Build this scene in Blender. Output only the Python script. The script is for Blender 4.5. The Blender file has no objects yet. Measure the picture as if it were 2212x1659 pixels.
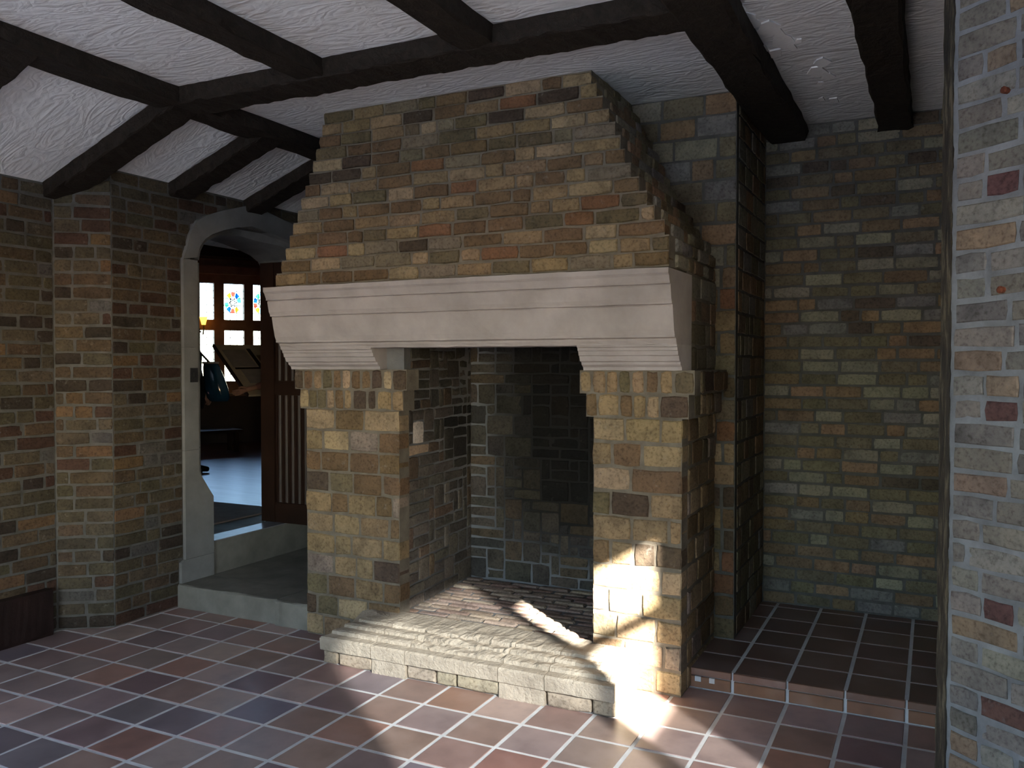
import bpy, math, random
from mathutils import Vector, Matrix

# ------------------------------------------------------------------ camera, sky, sun, exposure
S = bpy.context.scene
COL = S.collection
S.view_settings.view_transform = 'Standard'
S.view_settings.look = 'None'
S.view_settings.gamma = 1.0
S.view_settings.use_curve_mapping = False
S.view_settings.exposure = 0.45
S.cycles.use_denoising = True
S.cycles.max_bounces = 8
S.cycles.diffuse_bounces = 5
S.cycles.caustics_reflective = False
S.cycles.caustics_refractive = False

EYE = Vector((0, 0, 1.59))
yaw, pitch = math.radians(26.24), math.radians(-1.33)
fwd = Vector((-math.sin(yaw) * math.cos(pitch), math.cos(yaw) * math.cos(pitch), math.sin(pitch)))
rgt = Vector((math.cos(yaw), math.sin(yaw), 0))
upv = rgt.cross(fwd)
cam_d = bpy.data.cameras.new('camera')
cam_d.sensor_width = 36.0
cam_d.lens = 1848.0 / 2212.0 * 36.0
cam_d.clip_start = 0.05
cam = bpy.data.objects.new('camera', cam_d)
M = Matrix((rgt, upv, -fwd)).transposed().to_4x4()
M.translation = EYE
cam.matrix_world = M
COL.objects.link(cam)
S.camera = cam

SUN_ROT = math.atan2(0.756, -0.655)
world = bpy.data.worlds.new('sky')
S.world = world
world.use_nodes = True
bg = world.node_tree.nodes['Background']
sky = world.node_tree.nodes.new('ShaderNodeTexSky')
sky.sky_type = 'NISHITA'
sky.sun_disc = False
sky.sun_elevation = math.atan(0.45)
sky.sun_rotation = SUN_ROT
sky.dust_density = 0.5
sky.ozone_density = 2.0
world.node_tree.links.new(sky.outputs['Color'], bg.inputs['Color'])
bg.inputs['Strength'].default_value = 1.7

SUN_DIR = Vector((-0.756, 0.655, -0.45)).normalized()     # travel direction
sun_d = bpy.data.lights.new('sun', 'SUN')
sun_d.energy = 55.0
sun_d.color = (1.0, 0.96, 0.88)
sun_d.angle = math.radians(0.9)
sun = bpy.data.objects.new('sun', sun_d)
sun.rotation_euler = SUN_DIR.to_track_quat('-Z', 'Y').to_euler()
sun.location = (6, -4, 6)
COL.objects.link(sun)


def portal(name, loc, normal, w, h):
    d = bpy.data.lights.new(name, 'AREA')
    d.shape = 'RECTANGLE'; d.size = w; d.size_y = h
    d.cycles.is_portal = True
    o = bpy.data.objects.new(name, d)
    o.location = loc
    o.rotation_euler = Vector(normal).to_track_quat('-Z', 'Z').to_euler()
    COL.objects.link(o)


# openings: name, plane, range, z range
W_BACK = dict(x0=-2.6, x1=0.0, z0=0.6, z1=2.3, y=-2.6)
W_LEFT = dict(y0=0.9, y1=2.8, z0=0.06, z1=2.25, x=-4.69)
W_SUN = dict(y0=1.08, y1=1.56, z0=0.75, z1=2.46, x=1.6)
W_RIGHT = dict(y0=-0.3, y1=1.06, z0=0.75, z1=2.8, x=1.6)
W_FILL = dict(y0=-2.5, y1=-1.3, z0=0.85, z1=2.35, x=1.6)
portal('portal_back', (-1.3, -2.55, 1.45), (0, 1, 0), 2.6, 1.7)
portal('portal_side', (1.55, -1.9, 1.6), (-1, 0, 0), 1.2, 1.5)
portal('portal_left', (-4.64, 1.85, 1.155), (1, 0, 0), 1.9, 2.19)
portal('portal_right', (1.55, 0.63, 1.775), (-1, 0, 0), 1.86, 2.05)

# ------------------------------------------------------------------ helpers
R = random.Random(7)
ID = Matrix.Identity(4)


def attach(o, p):
    o.parent = p
    if p is not None and p.type == 'EMPTY':
        o.matrix_parent_inverse = Matrix.Translation(-Vector(p.location))


def mesh(name, v, f, mat=None, parent=None, smooth=False, world=None):
    me = bpy.data.meshes.new(name)
    me.from_pydata([tuple(p) for p in v], [], f)
    me.update()
    if mat is not None:
        me.materials.append(mat)
    if smooth:
        for p in me.polygons:
            p.use_smooth = True
    o = bpy.data.objects.new(name, me)
    COL.objects.link(o)
    if parent is not None:
        attach(o, parent)
    if world is not None:
        o.matrix_basis = world
    return o


def empty(name, loc):
    o = bpy.data.objects.new(name, None)
    o.location = loc
    o.empty_display_size = 0.1
    COL.objects.link(o)
    return o


def tag(o, label=None, cat=None, group=None, kind=None):
    if label: o['label'] = label
    if cat: o['category'] = cat
    if group: o['group'] = group
    if kind: o['kind'] = kind
    return o


class MB:
    def __init__(s): s.v = []; s.f = []

    def box(s, a, b):
        (x0, y0, z0), (x1, y1, z1) = a, b
        n = len(s.v)
        s.v += [(x0, y0, z0), (x1, y0, z0), (x1, y1, z0), (x0, y1, z0), (x0, y0, z1), (x1, y0, z1), (x1, y1, z1), (x0, y1, z1)]
        s.f += [tuple(n + i for i in q) for q in ((0, 3, 2, 1), (4, 5, 6, 7), (0, 1, 5, 4), (1, 2, 6, 5), (2, 3, 7, 6), (3, 0, 4, 7))]
        return s

    def prism(s, pts, z0, z1):       # plan polygon (ccw)
        n = len(s.v); k = len(pts)
        s.v += [(x, y, z0) for x, y in pts] + [(x, y, z1) for x, y in pts]
        s.f += [tuple(n + i for i in range(k - 1, -1, -1)), tuple(n + k + i for i in range(k))]
        s.f += [(n + i, n + (i + 1) % k, n + k + (i + 1) % k, n + k + i) for i in range(k)]
        return s

    def tube(s, pts, r, k=8):
        n = len(s.v)
        pts = [Vector(p) for p in pts]
        rr = r if isinstance(r, (list, tuple)) else [r] * len(pts)
        for i, p in enumerate(pts):
            d = (pts[min(i + 1, len(pts) - 1)] - pts[max(i - 1, 0)]).normalized()
            a = d.orthogonal().normalized(); b = d.cross(a)
            for j in range(k):
                t = 2 * math.pi * j / k
                s.v.append(tuple(p + (a * math.cos(t) + b * math.sin(t)) * rr[i]))
        for i in range(len(pts) - 1):
            for j in range(k):
                s.f.append((n + i * k + j, n + i * k + (j + 1) % k, n + (i + 1) * k + (j + 1) % k, n + (i + 1) * k + j))
        s.f.append(tuple(n + j for j in range(k - 1, -1, -1)))
        e = n + (len(pts) - 1) * k
        s.f.append(tuple(e + j for j in range(k)))
        return s

    def build(s, name, mat, parent=None, smooth=False):
        return mesh(name, s.v, s.f, mat, parent, smooth)


def frame(u, n):
    u = Vector(u).normalized(); n = Vector(n).normalized()
    w = Vector((0, 0, 1))
    return u, n, w


def basis(loc, u, n, w):
    m = Matrix((u, n, w)).transposed().to_4x4()
    m.translation = loc
    return m


# ------------------------------------------------------------------ materials
def new_mat(name):
    m = bpy.data.materials.new(name)
    m.use_nodes = True
    nt = m.node_tree
    b = nt.nodes['Principled BSDF']
    return m, nt, b


def N(nt, kind, **kw):
    n = nt.nodes.new(kind)
    for k, v in kw.items():
        if k in n.inputs.keys():
            n.inputs[k].default_value = v
        else:
            setattr(n, k, v)
    return n


def rgba(c): return (c[0], c[1], c[2], 1)


def ramp(nt, src, stops):
    r = nt.nodes.new('ShaderNodeValToRGB')
    el = r.color_ramp.elements
    el[0].position, el[0].color = stops[0][0], rgba(stops[0][1])
    el[1].position, el[1].color = stops[-1][0], rgba(stops[-1][1])
    for p, c in stops[1:-1]:
        e = el.new(p); e.color = rgba(c)
    nt.links.new(src, r.inputs['Fac'])
    return r


def mixc(nt, mode, fac, a, b):
    m = nt.nodes.new('ShaderNodeMix')
    m.data_type = 'RGBA'; m.blend_type = mode
    for sock, val in ((m.inputs[0], fac), (m.inputs[6], a), (m.inputs[7], b)):
        if isinstance(val, (int, float)):
            sock.default_value = val
        elif isinstance(val, tuple):
            sock.default_value = rgba(val)
        else:
            nt.links.new(val, sock)
    return m.outputs[2]


def coords(nt, space='Object', rnd=True):
    """object coordinates plus a per-object offset for the 4D noise"""
    tc = nt.nodes.new('ShaderNodeTexCoord')
    oi = nt.nodes.new('ShaderNodeObjectInfo')
    mul = nt.nodes.new('ShaderNodeMath'); mul.operation = 'MULTIPLY'
    mul.inputs[1].default_value = 60.0
    nt.links.new(oi.outputs['Random'], mul.inputs[0])
    return tc.outputs[space], oi, mul.outputs[0]


def noise(nt, vec, w, scale, detail=4, rough=0.6, dist=0.0):
    n = nt.nodes.new('ShaderNodeTexNoise')
    n.noise_dimensions = '4D'
    n.inputs['Scale'].default_value = scale
    n.inputs['Detail'].default_value = detail
    n.inputs['Roughness'].default_value = rough
    n.inputs['Distortion'].default_value = dist
    nt.links.new(vec, n.inputs['Vector'])
    if w is not None:
        nt.links.new(w, n.inputs['W'])
    return n.outputs['Fac']


def bump(nt, b, h, strength, dist=0.01):
    n = nt.nodes.new('ShaderNodeBump')
    n.inputs['Strength'].default_value = strength
    n.inputs['Distance'].default_value = dist
    nt.links.new(h, n.inputs['Height'])
    nt.links.new(n.outputs['Normal'], b.inputs['Normal'])


def brick_mat(name, rough=0.85, smear=0.35, pale=(0.34, 0.32, 0.29)):
    m, nt, b = new_mat(name)
    v, oi, w = coords(nt)
    n1 = noise(nt, v, w, 9, 5, 0.65)
    n2 = noise(nt, v, w, 70, 3, 0.6)
    n3 = noise(nt, v, w, 22, 4, 0.7)
    shade = ramp(nt, n1, [(0.28, (0.55, 0.55, 0.55)), (0.5, (1, 1, 1)), (0.75, (1.3, 1.27, 1.2))])
    c = mixc(nt, 'MULTIPLY', 1.0, oi.outputs['Color'], shade.outputs['Color'])
    sp = ramp(nt, n2, [(0.32, (0.45, 0.42, 0.4)), (0.48, (1, 1, 1)), (0.72, (1.25, 1.25, 1.25))])
    c = mixc(nt, 'MULTIPLY', 0.7, c, sp.outputs['Color'])
    sm = ramp(nt, n3, [(0.60, (0, 0, 0)), (0.78, (smear, smear, smear))])
    c = mixc(nt, 'MIX', sm.outputs['Color'], c, pale)
    nt.links.new(c, b.inputs['Base Color'])
    b.inputs['Roughness'].default_value = rough
    b.inputs['Specular IOR Level'].default_value = 0.25
    bump(nt, b, n2, 0.6, 0.006)
    return m


def noisy(name, c1, c2, scale=6, rough=0.85, bscale=60, bstr=0.4, bdist=0.004, spec=0.3, metal=0.0, c3=None):
    m, nt, b = new_mat(name)
    v, oi, w = coords(nt)
    n1 = noise(nt, v, w, scale, 5, 0.6)
    st = [(0.3, c1), (0.7, c2)] if c3 is None else [(0.25, c1), (0.5, c2), (0.75, c3)]
    r = ramp(nt, n1, st)
    nt.links.new(r.outputs['Color'], b.inputs['Base Color'])
    b.inputs['Roughness'].default_value = rough
    b.inputs['Specular IOR Level'].default_value = spec
    b.inputs['Metallic'].default_value = metal
    if bstr:
        bump(nt, b, noise(nt, v, w, bscale, 4, 0.6), bstr, bdist)
    return m


MAT = {}
MAT['brick'] = brick_mat('brick_rough')
MAT['brick_pale'] = brick_mat('brick_weathered', smear=0.6, pale=(0.13, 0.135, 0.14))
MAT['soot'] = brick_mat('brick_sooty', smear=0.12, pale=(0.25, 0.24, 0.22))
MAT['mortar'] = noisy('mortar', (0.068, 0.066, 0.058), (0.12, 0.117, 0.106), 14, 0.95, 120, 0.6)
MAT['mortar_tan'] = noisy('mortar_tan', (0.115, 0.095, 0.07), (0.20, 0.17, 0.13), 14, 0.95, 120, 0.6)
MAT['mortar_white'] = noisy('mortar_lime', (0.13, 0.135, 0.145), (0.26, 0.275, 0.295), 9, 0.95, 90, 0.8)
MAT['mortar_soot'] = noisy('mortar_soot', (0.10, 0.098, 0.095), (0.24, 0.235, 0.23), 3, 0.95, 90, 0.5)
MAT['grout'] = noisy('grout', (0.55, 0.55, 0.55), (0.75, 0.75, 0.75), 8, 0.8, 100, 0.4)
MAT['limestone'] = noisy('limestone', (0.29, 0.255, 0.24), (0.41, 0.368, 0.348), 5, 0.9, 110, 0.35, 0.003)
MAT['doorstone'] = noisy('door_stone', (0.14, 0.14, 0.133), (0.23, 0.23, 0.22), 4, 0.9, 100, 0.35, 0.003)
MAT['stepstone'] = noisy('step_stone', (0.13, 0.125, 0.105), (0.24, 0.23, 0.195), 5, 0.75, 100, 0.3, 0.003)
MAT['hearthstone'] = noisy('hearth_stone', (0.30, 0.25, 0.19), (0.50, 0.425, 0.33), 7, 0.9, 45, 0.9, 0.012)
MAT['timber_far'] = noisy('dark_panelling', (0.014, 0.007, 0.0045), (0.03, 0.014, 0.009), 5, 0.45, 40, 0.2)
MAT['iron'] = noisy('black_iron', (0.012, 0.012, 0.013), (0.03, 0.03, 0.032), 8, 0.5)
MAT['skirting'] = noisy('skirting_wood', (0.012, 0.007, 0.006), (0.028, 0.014, 0.012), 7, 0.5)


def soot_mortar():
    m, nt, b = new_mat('mortar_soot_stained')
    tc = nt.nodes.new('ShaderNodeTexCoord')
    sp = nt.nodes.new('ShaderNodeSeparateXYZ'); nt.links.new(tc.outputs['Object'], sp.inputs[0])
    nz = noise(nt, tc.outputs['Object'], None, 5, 4, .6)
    def mr(src, a, b_):
        r = nt.nodes.new('ShaderNodeMapRange'); r.inputs[1].default_value = a; r.inputs[2].default_value = b_
        nt.links.new(src, r.inputs[0]); return r.outputs[0]
    mx = mr(sp.outputs['X'], -2.68, -2.2); mz = mr(sp.outputs['Z'], 0.25, 0.75)
    mul = nt.nodes.new('ShaderNodeMath'); mul.operation = 'MULTIPLY'
    nt.links.new(mx, mul.inputs[0]); nt.links.new(mz, mul.inputs[1])
    ad = nt.nodes.new('ShaderNodeMath'); ad.operation = 'MULTIPLY_ADD'; ad.inputs[1].default_value = 0.5
    nt.links.new(nz, ad.inputs[0]); nt.links.new(mul.outputs[0], ad.inputs[2])
    r = ramp(nt, ad.outputs[0], [(0.22, (0.20, 0.205, 0.21)), (0.6, (0.05, 0.05, 0.05)), (0.95, (0.012, 0.011, 0.010))])
    nt.links.new(r.outputs['Color'], b.inputs['Base Color']); b.inputs['Roughness'].default_value = .95
    return m


MAT['mortar_stain'] = soot_mortar()


def plaster():
    m, nt, b = new_mat('swirled_plaster')
    tc = nt.nodes.new('ShaderNodeTexCoord')
    mp = nt.nodes.new('ShaderNodeMapping')
    mp.inputs['Scale'].default_value = (1.0, 2.4, 1.0)
    mp.inputs['Rotation'].default_value = (0, 0, 0.25)
    nt.links.new(tc.outputs['Object'], mp.inputs['Vector'])
    a = noise(nt, mp.outputs['Vector'], None, 2.6, 2, 0.45, 1.6)
    a2 = noise(nt, mp.outputs['Vector'], None, 6.0, 3, 0.5, 2.2)
    w = nt.nodes.new('ShaderNodeMath'); w.operation = 'PINGPONG'; w.inputs[1].default_value = 0.09
    nt.links.new(a, w.inputs[0])
    mul = nt.nodes.new('ShaderNodeMath'); mul.operation = 'MULTIPLY_ADD'
    mul.inputs[1].default_value = 5.0
    nt.links.new(w.outputs[0], mul.inputs[0]); nt.links.new(a2, mul.inputs[2])
    c = ramp(nt, a2, [(0.3, (0.78, 0.79, 0.80)), (0.7, (0.88, 0.89, 0.90))])
    nt.links.new(c.outputs['Color'], b.inputs['Base Color'])
    b.inputs['Roughness'].default_value = 0.55
    b.inputs['Specular IOR Level'].default_value = 0.35
    bump(nt, b, mul.outputs[0], 0.30, 0.03)
    return m


MAT['plaster'] = plaster()


def timber():
    m, nt, b = new_mat('dark_timber')
    tc = nt.nodes.new('ShaderNodeTexCoord')
    mp = nt.nodes.new('ShaderNodeMapping')
    nt.links.new(tc.outputs['Object'], mp.inputs['Vector'])
    a = noise(nt, mp.outputs['Vector'], None, 24, 5, 0.65, 0.6)
    c = ramp(nt, a, [(0.3, (0.010, 0.007, 0.005)), (0.6, (0.024, 0.017, 0.012)), (0.8, (0.05, 0.036, 0.024))])
    nt.links.new(c.outputs['Color'], b.inputs['Base Color'])
    b.inputs['Roughness'].default_value = 0.75
    b.inputs['Specular IOR Level'].default_value = 0.25
    bump(nt, b, a, 0.8, 0.012)
    return m


MAT['timber'] = timber()


def post_wood():
    m, nt, b = new_mat('weathered_post')
    tc = nt.nodes.new('ShaderNodeTexCoord')
    mp = nt.nodes.new('ShaderNodeMapping')
    mp.inputs['Scale'].default_value = (14, 14, 1.2)
    nt.links.new(tc.outputs['Object'], mp.inputs['Vector'])
    a = noise(nt, mp.outputs['Vector'], None, 6, 5, 0.7, 0.3)
    c = ramp(nt, a, [(0.36, (0.008, 0.006, 0.004)), (0.52, (0.035, 0.027, 0.017)), (0.64, (0.12, 0.10, 0.065)), (0.78, (0.02, 0.016, 0.011))])
    nt.links.new(c.outputs['Color'], b.inputs['Base Color'])
    b.inputs['Roughness'].default_value = 0.8
    bump(nt, b, a, 1.0, 0.012)
    return m


MAT['post'] = post_wood()


def tile_mat():
    m, nt, b = new_mat('quarry_tile')
    v, oi, w = coords(nt)
    n1 = noise(nt, v, w, 6, 4, 0.6)
    n2 = noise(nt, v, w, 40, 3, 0.6)
    n3 = noise(nt, v, w, 3.0, 3, 0.6)
    sh = ramp(nt, n1, [(0.28, (0.72, 0.72, 0.74)), (0.5, (1, 1, 1)), (0.75, (1.25, 1.22, 1.2))])
    c = mixc(nt, 'MULTIPLY', 1.0, oi.outputs['Color'], sh.outputs['Color'])
    sm = ramp(nt, n3, [(0.52, (0, 0, 0)), (0.72, (0.3, 0.3, 0.3))])
    c = mixc(nt, 'MIX', sm.outputs['Color'], c, (0.33, 0.29, 0.28))
    nt.links.new(c, b.inputs['Base Color'])
    rr = ramp(nt, n1, [(0.3, (0.30, 0.30, 0.30)), (0.7, (0.48, 0.48, 0.48))])
    nt.links.new(rr.outputs['Color'], b.inputs['Roughness'])
    b.inputs['Specular IOR Level'].default_value = 0.45
    bump(nt, b, n2, 0.12, 0.002)
    return m


MAT['tile'] = tile_mat()


def plain(name, c, rough=0.6, metal=0.0, spec=0.4, emit=0.0, ecol=None):
    m, nt, b = new_mat(name)
    v, oi, w = coords(nt)
    n1 = noise(nt, v, w, 12, 3, 0.5)
    r = ramp(nt, n1, [(0.3, tuple(x * 0.85 for x in c)), (0.7, tuple(min(1, x * 1.12) for x in c))])
    nt.links.new(r.outputs['Color'], b.inputs['Base Color'])
    b.inputs['Roughness'].default_value = rough
    b.inputs['Metallic'].default_value = metal
    b.inputs['Specular IOR Level'].default_value = spec
    if emit:
        b.inputs['Emission Color'].default_value = rgba(ecol or c)
        b.inputs['Emission Strength'].default_value = emit
    return m


def glass(name, c, tint_fac=1.0):
    m = bpy.data.materials.new(name); m.use_nodes = True
    nt = m.node_tree
    nt.nodes.remove(nt.nodes['Principled BSDF'])
    out = nt.nodes['Material Output']
    t = nt.nodes.new('ShaderNodeBsdfTransparent')
    t.inputs['Color'].default_value = rgba(c)
    g = nt.nodes.new('ShaderNodeBsdfGlossy'); g.inputs['Roughness'].default_value = 0.05
    mx = nt.nodes.new('ShaderNodeMixShader'); mx.inputs[0].default_value = 0.04
    nt.links.new(t.outputs[0], mx.inputs[1]); nt.links.new(g.outputs[0], mx.inputs[2])
    nt.links.new(mx.outputs[0], out.inputs['Surface'])
    return m


# ------------------------------------------------------------------ bricks
_bm = {}


def brick_data(w, h, d, mat, rough=0.004, bev=0.006):
    w = max(0.02, round(w * 50) / 50); h = round(h * 200) / 200; d = round(d * 50) / 50
    key = (w, h, d, mat.name, R.randrange(4))
    if key in _bm:
        return _bm[key], w, h
    hw, hh = w / 2, h / 2
    ring = [(-hw, -hh), (0, -hh), (hw, -hh), (hw, 0), (hw, hh), (0, hh), (-hw, hh), (-hw, 0)]
    cor = (0, 2, 4, 6)
    v = []
    jr = lambda a: R.uniform(-a, a)
    o = []
    for i, (x, z) in enumerate(ring):
        k = 0.45 if i in cor else 0
        o.append((x - math.copysign(bev * k, x) * (x != 0) + jr(rough * .7), z - math.copysign(bev * k, z) * (z != 0) + jr(rough)))
    for (x, z) in o: v.append((x, -d, z))
    for (x, z) in o: v.append((x, -bev * 0.9 + jr(rough * .5), z))
    for (x, z) in o:
        v.append((x - math.copysign(min(bev, hw * .5), x) * (abs(x) > 1e-3 and abs(x) > hw * .5), jr(rough * .6), z - math.copysign(bev, z) * (abs(z) > hh * .5)))
    v.append((jr(hw * .3), rough * .8, jr(hh * .3)))
    f = []
    for i in range(8):
        j = (i + 1) % 8
        f.append((i, j, 8 + j, 8 + i)); f.append((8 + i, 8 + j, 16 + j, 16 + i)); f.append((16 + i, 16 + j, 24))
    me = bpy.data.meshes.new('brick')
    me.from_pydata(v, [], f); me.update(); me.materials.append(mat)
    # make sure that normals point out (+y front)
    if me.polygons[2].normal.y < 0:
        me.flip_normals()
    _bm[key] = me
    return me, w, h


def jitter_col(c, a=0.12):
    k = R.uniform(1 - a, 1 + a)
    return (c[0] * k, c[1] * k * R.uniform(.96, 1.04), c[2] * k * R.uniform(.94, 1.06), 1)


def pick(pal):
    t = R.uniform(0, sum(p[0] for p in pal))
    for wgt, c in pal:
        t -= wgt
        if t <= 0: return c
    return pal[-1][1]


def place_brick(parent, name, cpos, u, n, w3, bw, bh, depth, mat, col, proud, rough=0.004, bev=0.006, tilt=0.006):
    me, mw, mh = brick_data(bw, bh, depth, mat, rough, bev)
    o = bpy.data.objects.new(name, me)
    COL.objects.link(o)
    attach(o, parent)
    b = basis(Vector(cpos) + n * proud, u, n, w3)
    o.matrix_basis = b @ Matrix.Rotation(R.uniform(-tilt, tilt), 4, 'Y') @ Matrix.Diagonal((bw / mw, 1, bh / mh, 1))
    o.color = col
    return o


TAN = (0.24, 0.165, 0.09); LTAN = (0.31, 0.225, 0.135); OLIVE = (0.13, 0.10, 0.056); DARK = (0.078, 0.053, 0.036)
RED = (0.12, 0.058, 0.035); GREY = (0.15, 0.13, 0.115); ORNG = (0.24, 0.13, 0.055); BRN = (0.155, 0.098, 0.052)
PAL_WALL = [(3, OLIVE), (3, BRN), (2, (0.16, 0.115, 0.068)), (1.2, DARK), (1, RED), (0.6, ORNG), (0.6, GREY)]
PAL_HOOD = [(3, TAN), (1.2, LTAN), (3.2, BRN), (1.8, OLIVE), (0.8, DARK), (0.8, (0.19, 0.095, 0.05)), (1, (0.19, 0.15, 0.10))]
PAL_PIER = [(4, TAN), (2.5, LTAN), (2.5, BRN), (1.0, DARK), (1, (0.22, 0.17, 0.13)), (0.8, OLIVE)]
PAL_ALC = [(4, OLIVE), (2.5, (0.19, 0.16, 0.11)), (2, BRN), (1.2, (0.20, 0.115, 0.06)), (0.5, DARK), (1, GREY)]
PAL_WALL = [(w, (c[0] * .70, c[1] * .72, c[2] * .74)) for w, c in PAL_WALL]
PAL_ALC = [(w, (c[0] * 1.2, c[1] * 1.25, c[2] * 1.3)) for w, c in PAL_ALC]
def muted(pal, k, m=0.80):
    out = []
    for w, c in pal:
        g = (c[0] + c[1] + c[2]) / 3
        out.append((w, tuple((g + (v - g) * m) * k * t for v, t in zip(c, (0.99, 1.0, 0.98)))))
    return out


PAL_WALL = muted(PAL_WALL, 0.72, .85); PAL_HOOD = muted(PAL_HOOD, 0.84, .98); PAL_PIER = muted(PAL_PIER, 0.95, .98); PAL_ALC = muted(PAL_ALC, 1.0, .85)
PAL_NEAR = [(4, (0.21, 0.19, 0.175)), (2, (0.17, 0.16, 0.155)), (1.2, (0.24, 0.175, 0.13)), (0.8, (0.13, 0.066, 0.062)), (0.6, (0.10, 0.10, 0.11)), (1, (0.25, 0.23, 0.21))]
PAL_NEAR = muted(PAL_NEAR, 0.78, 0.95)


def courses(parent, O, u, n, L, z0, z1, pitch, lens, pal, mat=None, joint=0.011, depth=0.06, proud=(0.001, 0.007),
            block=None, ext=(0, 0), rough=0.003, bev=0.004, name='brick', wob=0.002, first=0.0):
    """brick courses on a vertical plane; block(zc) -> (a, b) range to leave free"""
    mat = mat or MAT['brick']
    u, n, w3 = frame(u, n); O = Vector(O)
    nrow = max(1, round((z1 - z0) / pitch)); p = (z1 - z0) / nrow
    out = []
    for r in range(nrow):
        za, zb = z0 + r * p, z0 + (r + 1) * p
        spans = [(-ext[0], L + ext[1])]
        if block:
            q = block((za + zb) / 2)
            if q:
                spans = [s for s in ((-ext[0], min(L + ext[1], q[0])), (max(-ext[0], q[1]), L + ext[1])) if s[1] - s[0] > 0.03]
        for (a, b) in spans:
            x = a
            lead = True
            while x < b - 0.02:
                l = R.choice(lens) * R.uniform(.92, 1.08)
                if lead:
                    l = l * R.choice((0.5, 1.0, 0.75)) if r % 2 else l
                    lead = False
                e = min(b, x + l)
                if b - e < 0.05: e = b
                bw = e - x - joint * R.uniform(.8, 1.3)
                bh = p - joint * R.uniform(.85, 1.25)
                if bw > 0.02:
                    c = O + u * ((x + e) / 2) + w3 * ((za + zb) / 2 - O.z + R.uniform(-wob, wob))
                    out.append(place_brick(parent, name, c, u, n, w3, bw, bh, depth, mat, jitter_col(pick(pal)), R.uniform(*proud), rough, bev))
                x = e
    return out


def ashlar(parent, O, u, n, L, z0, z1, pal, cell=0.062, mat=None, joint=0.010, depth=0.04, proud=(0.001, 0.006), shade=None):
    """random coursed rubble of different block sizes (grid packing)"""
    mat = mat or MAT['soot']
    u, n, w3 = frame(u, n); O = Vector(O)
    nx = max(1, round(L / cell)); nz = max(1, round((z1 - z0) / cell))
    cx, cz = L / nx, (z1 - z0) / nz
    used = [[False] * nz for _ in range(nx)]
    shapes = [(3, 1), (2, 1), (2, 2), (3, 2), (1, 2), (1, 1), (4, 1), (2, 1), (3, 1), (2, 2)]
    for j in range(nz):
        for i in range(nx):
            if used[i][j]: continue
            sh = R.sample(shapes, len(shapes)) + [(1, 1)]
            for (a, b) in sh:
                if i + a <= nx and j + b <= nz and all(not used[i + p][j + q] for p in range(a) for q in range(b)):
                    for p in range(a):
                        for q in range(b): used[i + p][j + q] = True
                    x, z = (i + a / 2) * cx, z0 + (j + b / 2) * cz
                    c = jitter_col(pick(pal))
                    if shade:
                        k = shade(x, z); c = (c[0] * k, c[1] * k, c[2] * k, 1)
                    place_brick(parent, 'brick', O + u * x + w3 * (z - O.z), u, n, w3, a * cx - joint, b * cz - joint, depth, mat, c, R.uniform(*proud), 0.004, 0.004)
                    break


# ------------------------------------------------------------------ dimensions
ZC = 3.05; ZB = 2.962
SLX, SLK = -3.70, 0.40


def slope_z(x): return ZC if x > SLX else ZC + SLK * (x - SLX)


XL1, XL3 = -4.69, -4.43
YP, YA, XP, XA2 = 4.65, 5.50, -0.955, 1.3
TS = 0.2541; TX0, TY0 = -3.396, 3.1206
YSTEP = TY0 + 4 * TS      # riser of the alcove floor
ZALC = 0.10

# ------------------------------------------------------------------ floor
fl = MB().box((-5.0, -2.9, -0.2), (1.9, YSTEP, -0.0018)).box((-5.0, YSTEP, -0.2), (-1.0, 5.9, -0.0018)).build('floor', MAT['grout'])
tag(fl, kind='structure')
TILE = [(3, (0.31, 0.205, 0.18)), (3, (0.29, 0.21, 0.20)), (2.5, (0.38, 0.28, 0.25)), (1.3, (0.21, 0.135, 0.14)), (1.6, (0.34, 0.19, 0.15)), (1.4, (0.21, 0.17, 0.19))]


def tile_data(w, h, t, mat, _c={}):
    k = (round(w, 3), round(h, 3), t)
    if k in _c: return _c[k]
    a, b, e = w / 2, h / 2, 0.0025
    v = [(-a, -b, -t), (a, -b, -t), (a, b, -t), (-a, b, -t), (-a, -b, -e), (a, -b, -e), (a, b, -e), (-a, b, -e),
         (-a + e, -b + e, 0), (a - e, -b + e, 0), (a - e, b - e, 0), (-a + e, b - e, 0)]
    f = [(0, 1, 5, 4), (1, 2, 6, 5), (2, 3, 7, 6), (3, 0, 4, 7), (4, 5, 9, 8), (5, 6, 10, 9), (6, 7, 11, 10), (7, 4, 8, 11), (8, 9, 10, 11)]
    me = bpy.data.meshes.new('tile'); me.from_pydata(v, [], f); me.update(); me.materials.append(mat)
    _c[k] = me
    return me


def put_tile(parent, x, y, z, w, h, col, rot=None, name='tile', t=0.02):
    o = bpy.data.objects.new(name, tile_data(w, h, t, MAT['tile']))
    COL.objects.link(o); attach(o, parent)
    o.matrix_basis = Matrix.Translation((x, y, z)) @ (rot or Matrix.Rotation(R.uniform(-.004, .004), 4, 'X') @ Matrix.Rotation(R.uniform(-.003, .003), 4, 'Y'))
    o.color = col
    return o


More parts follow.
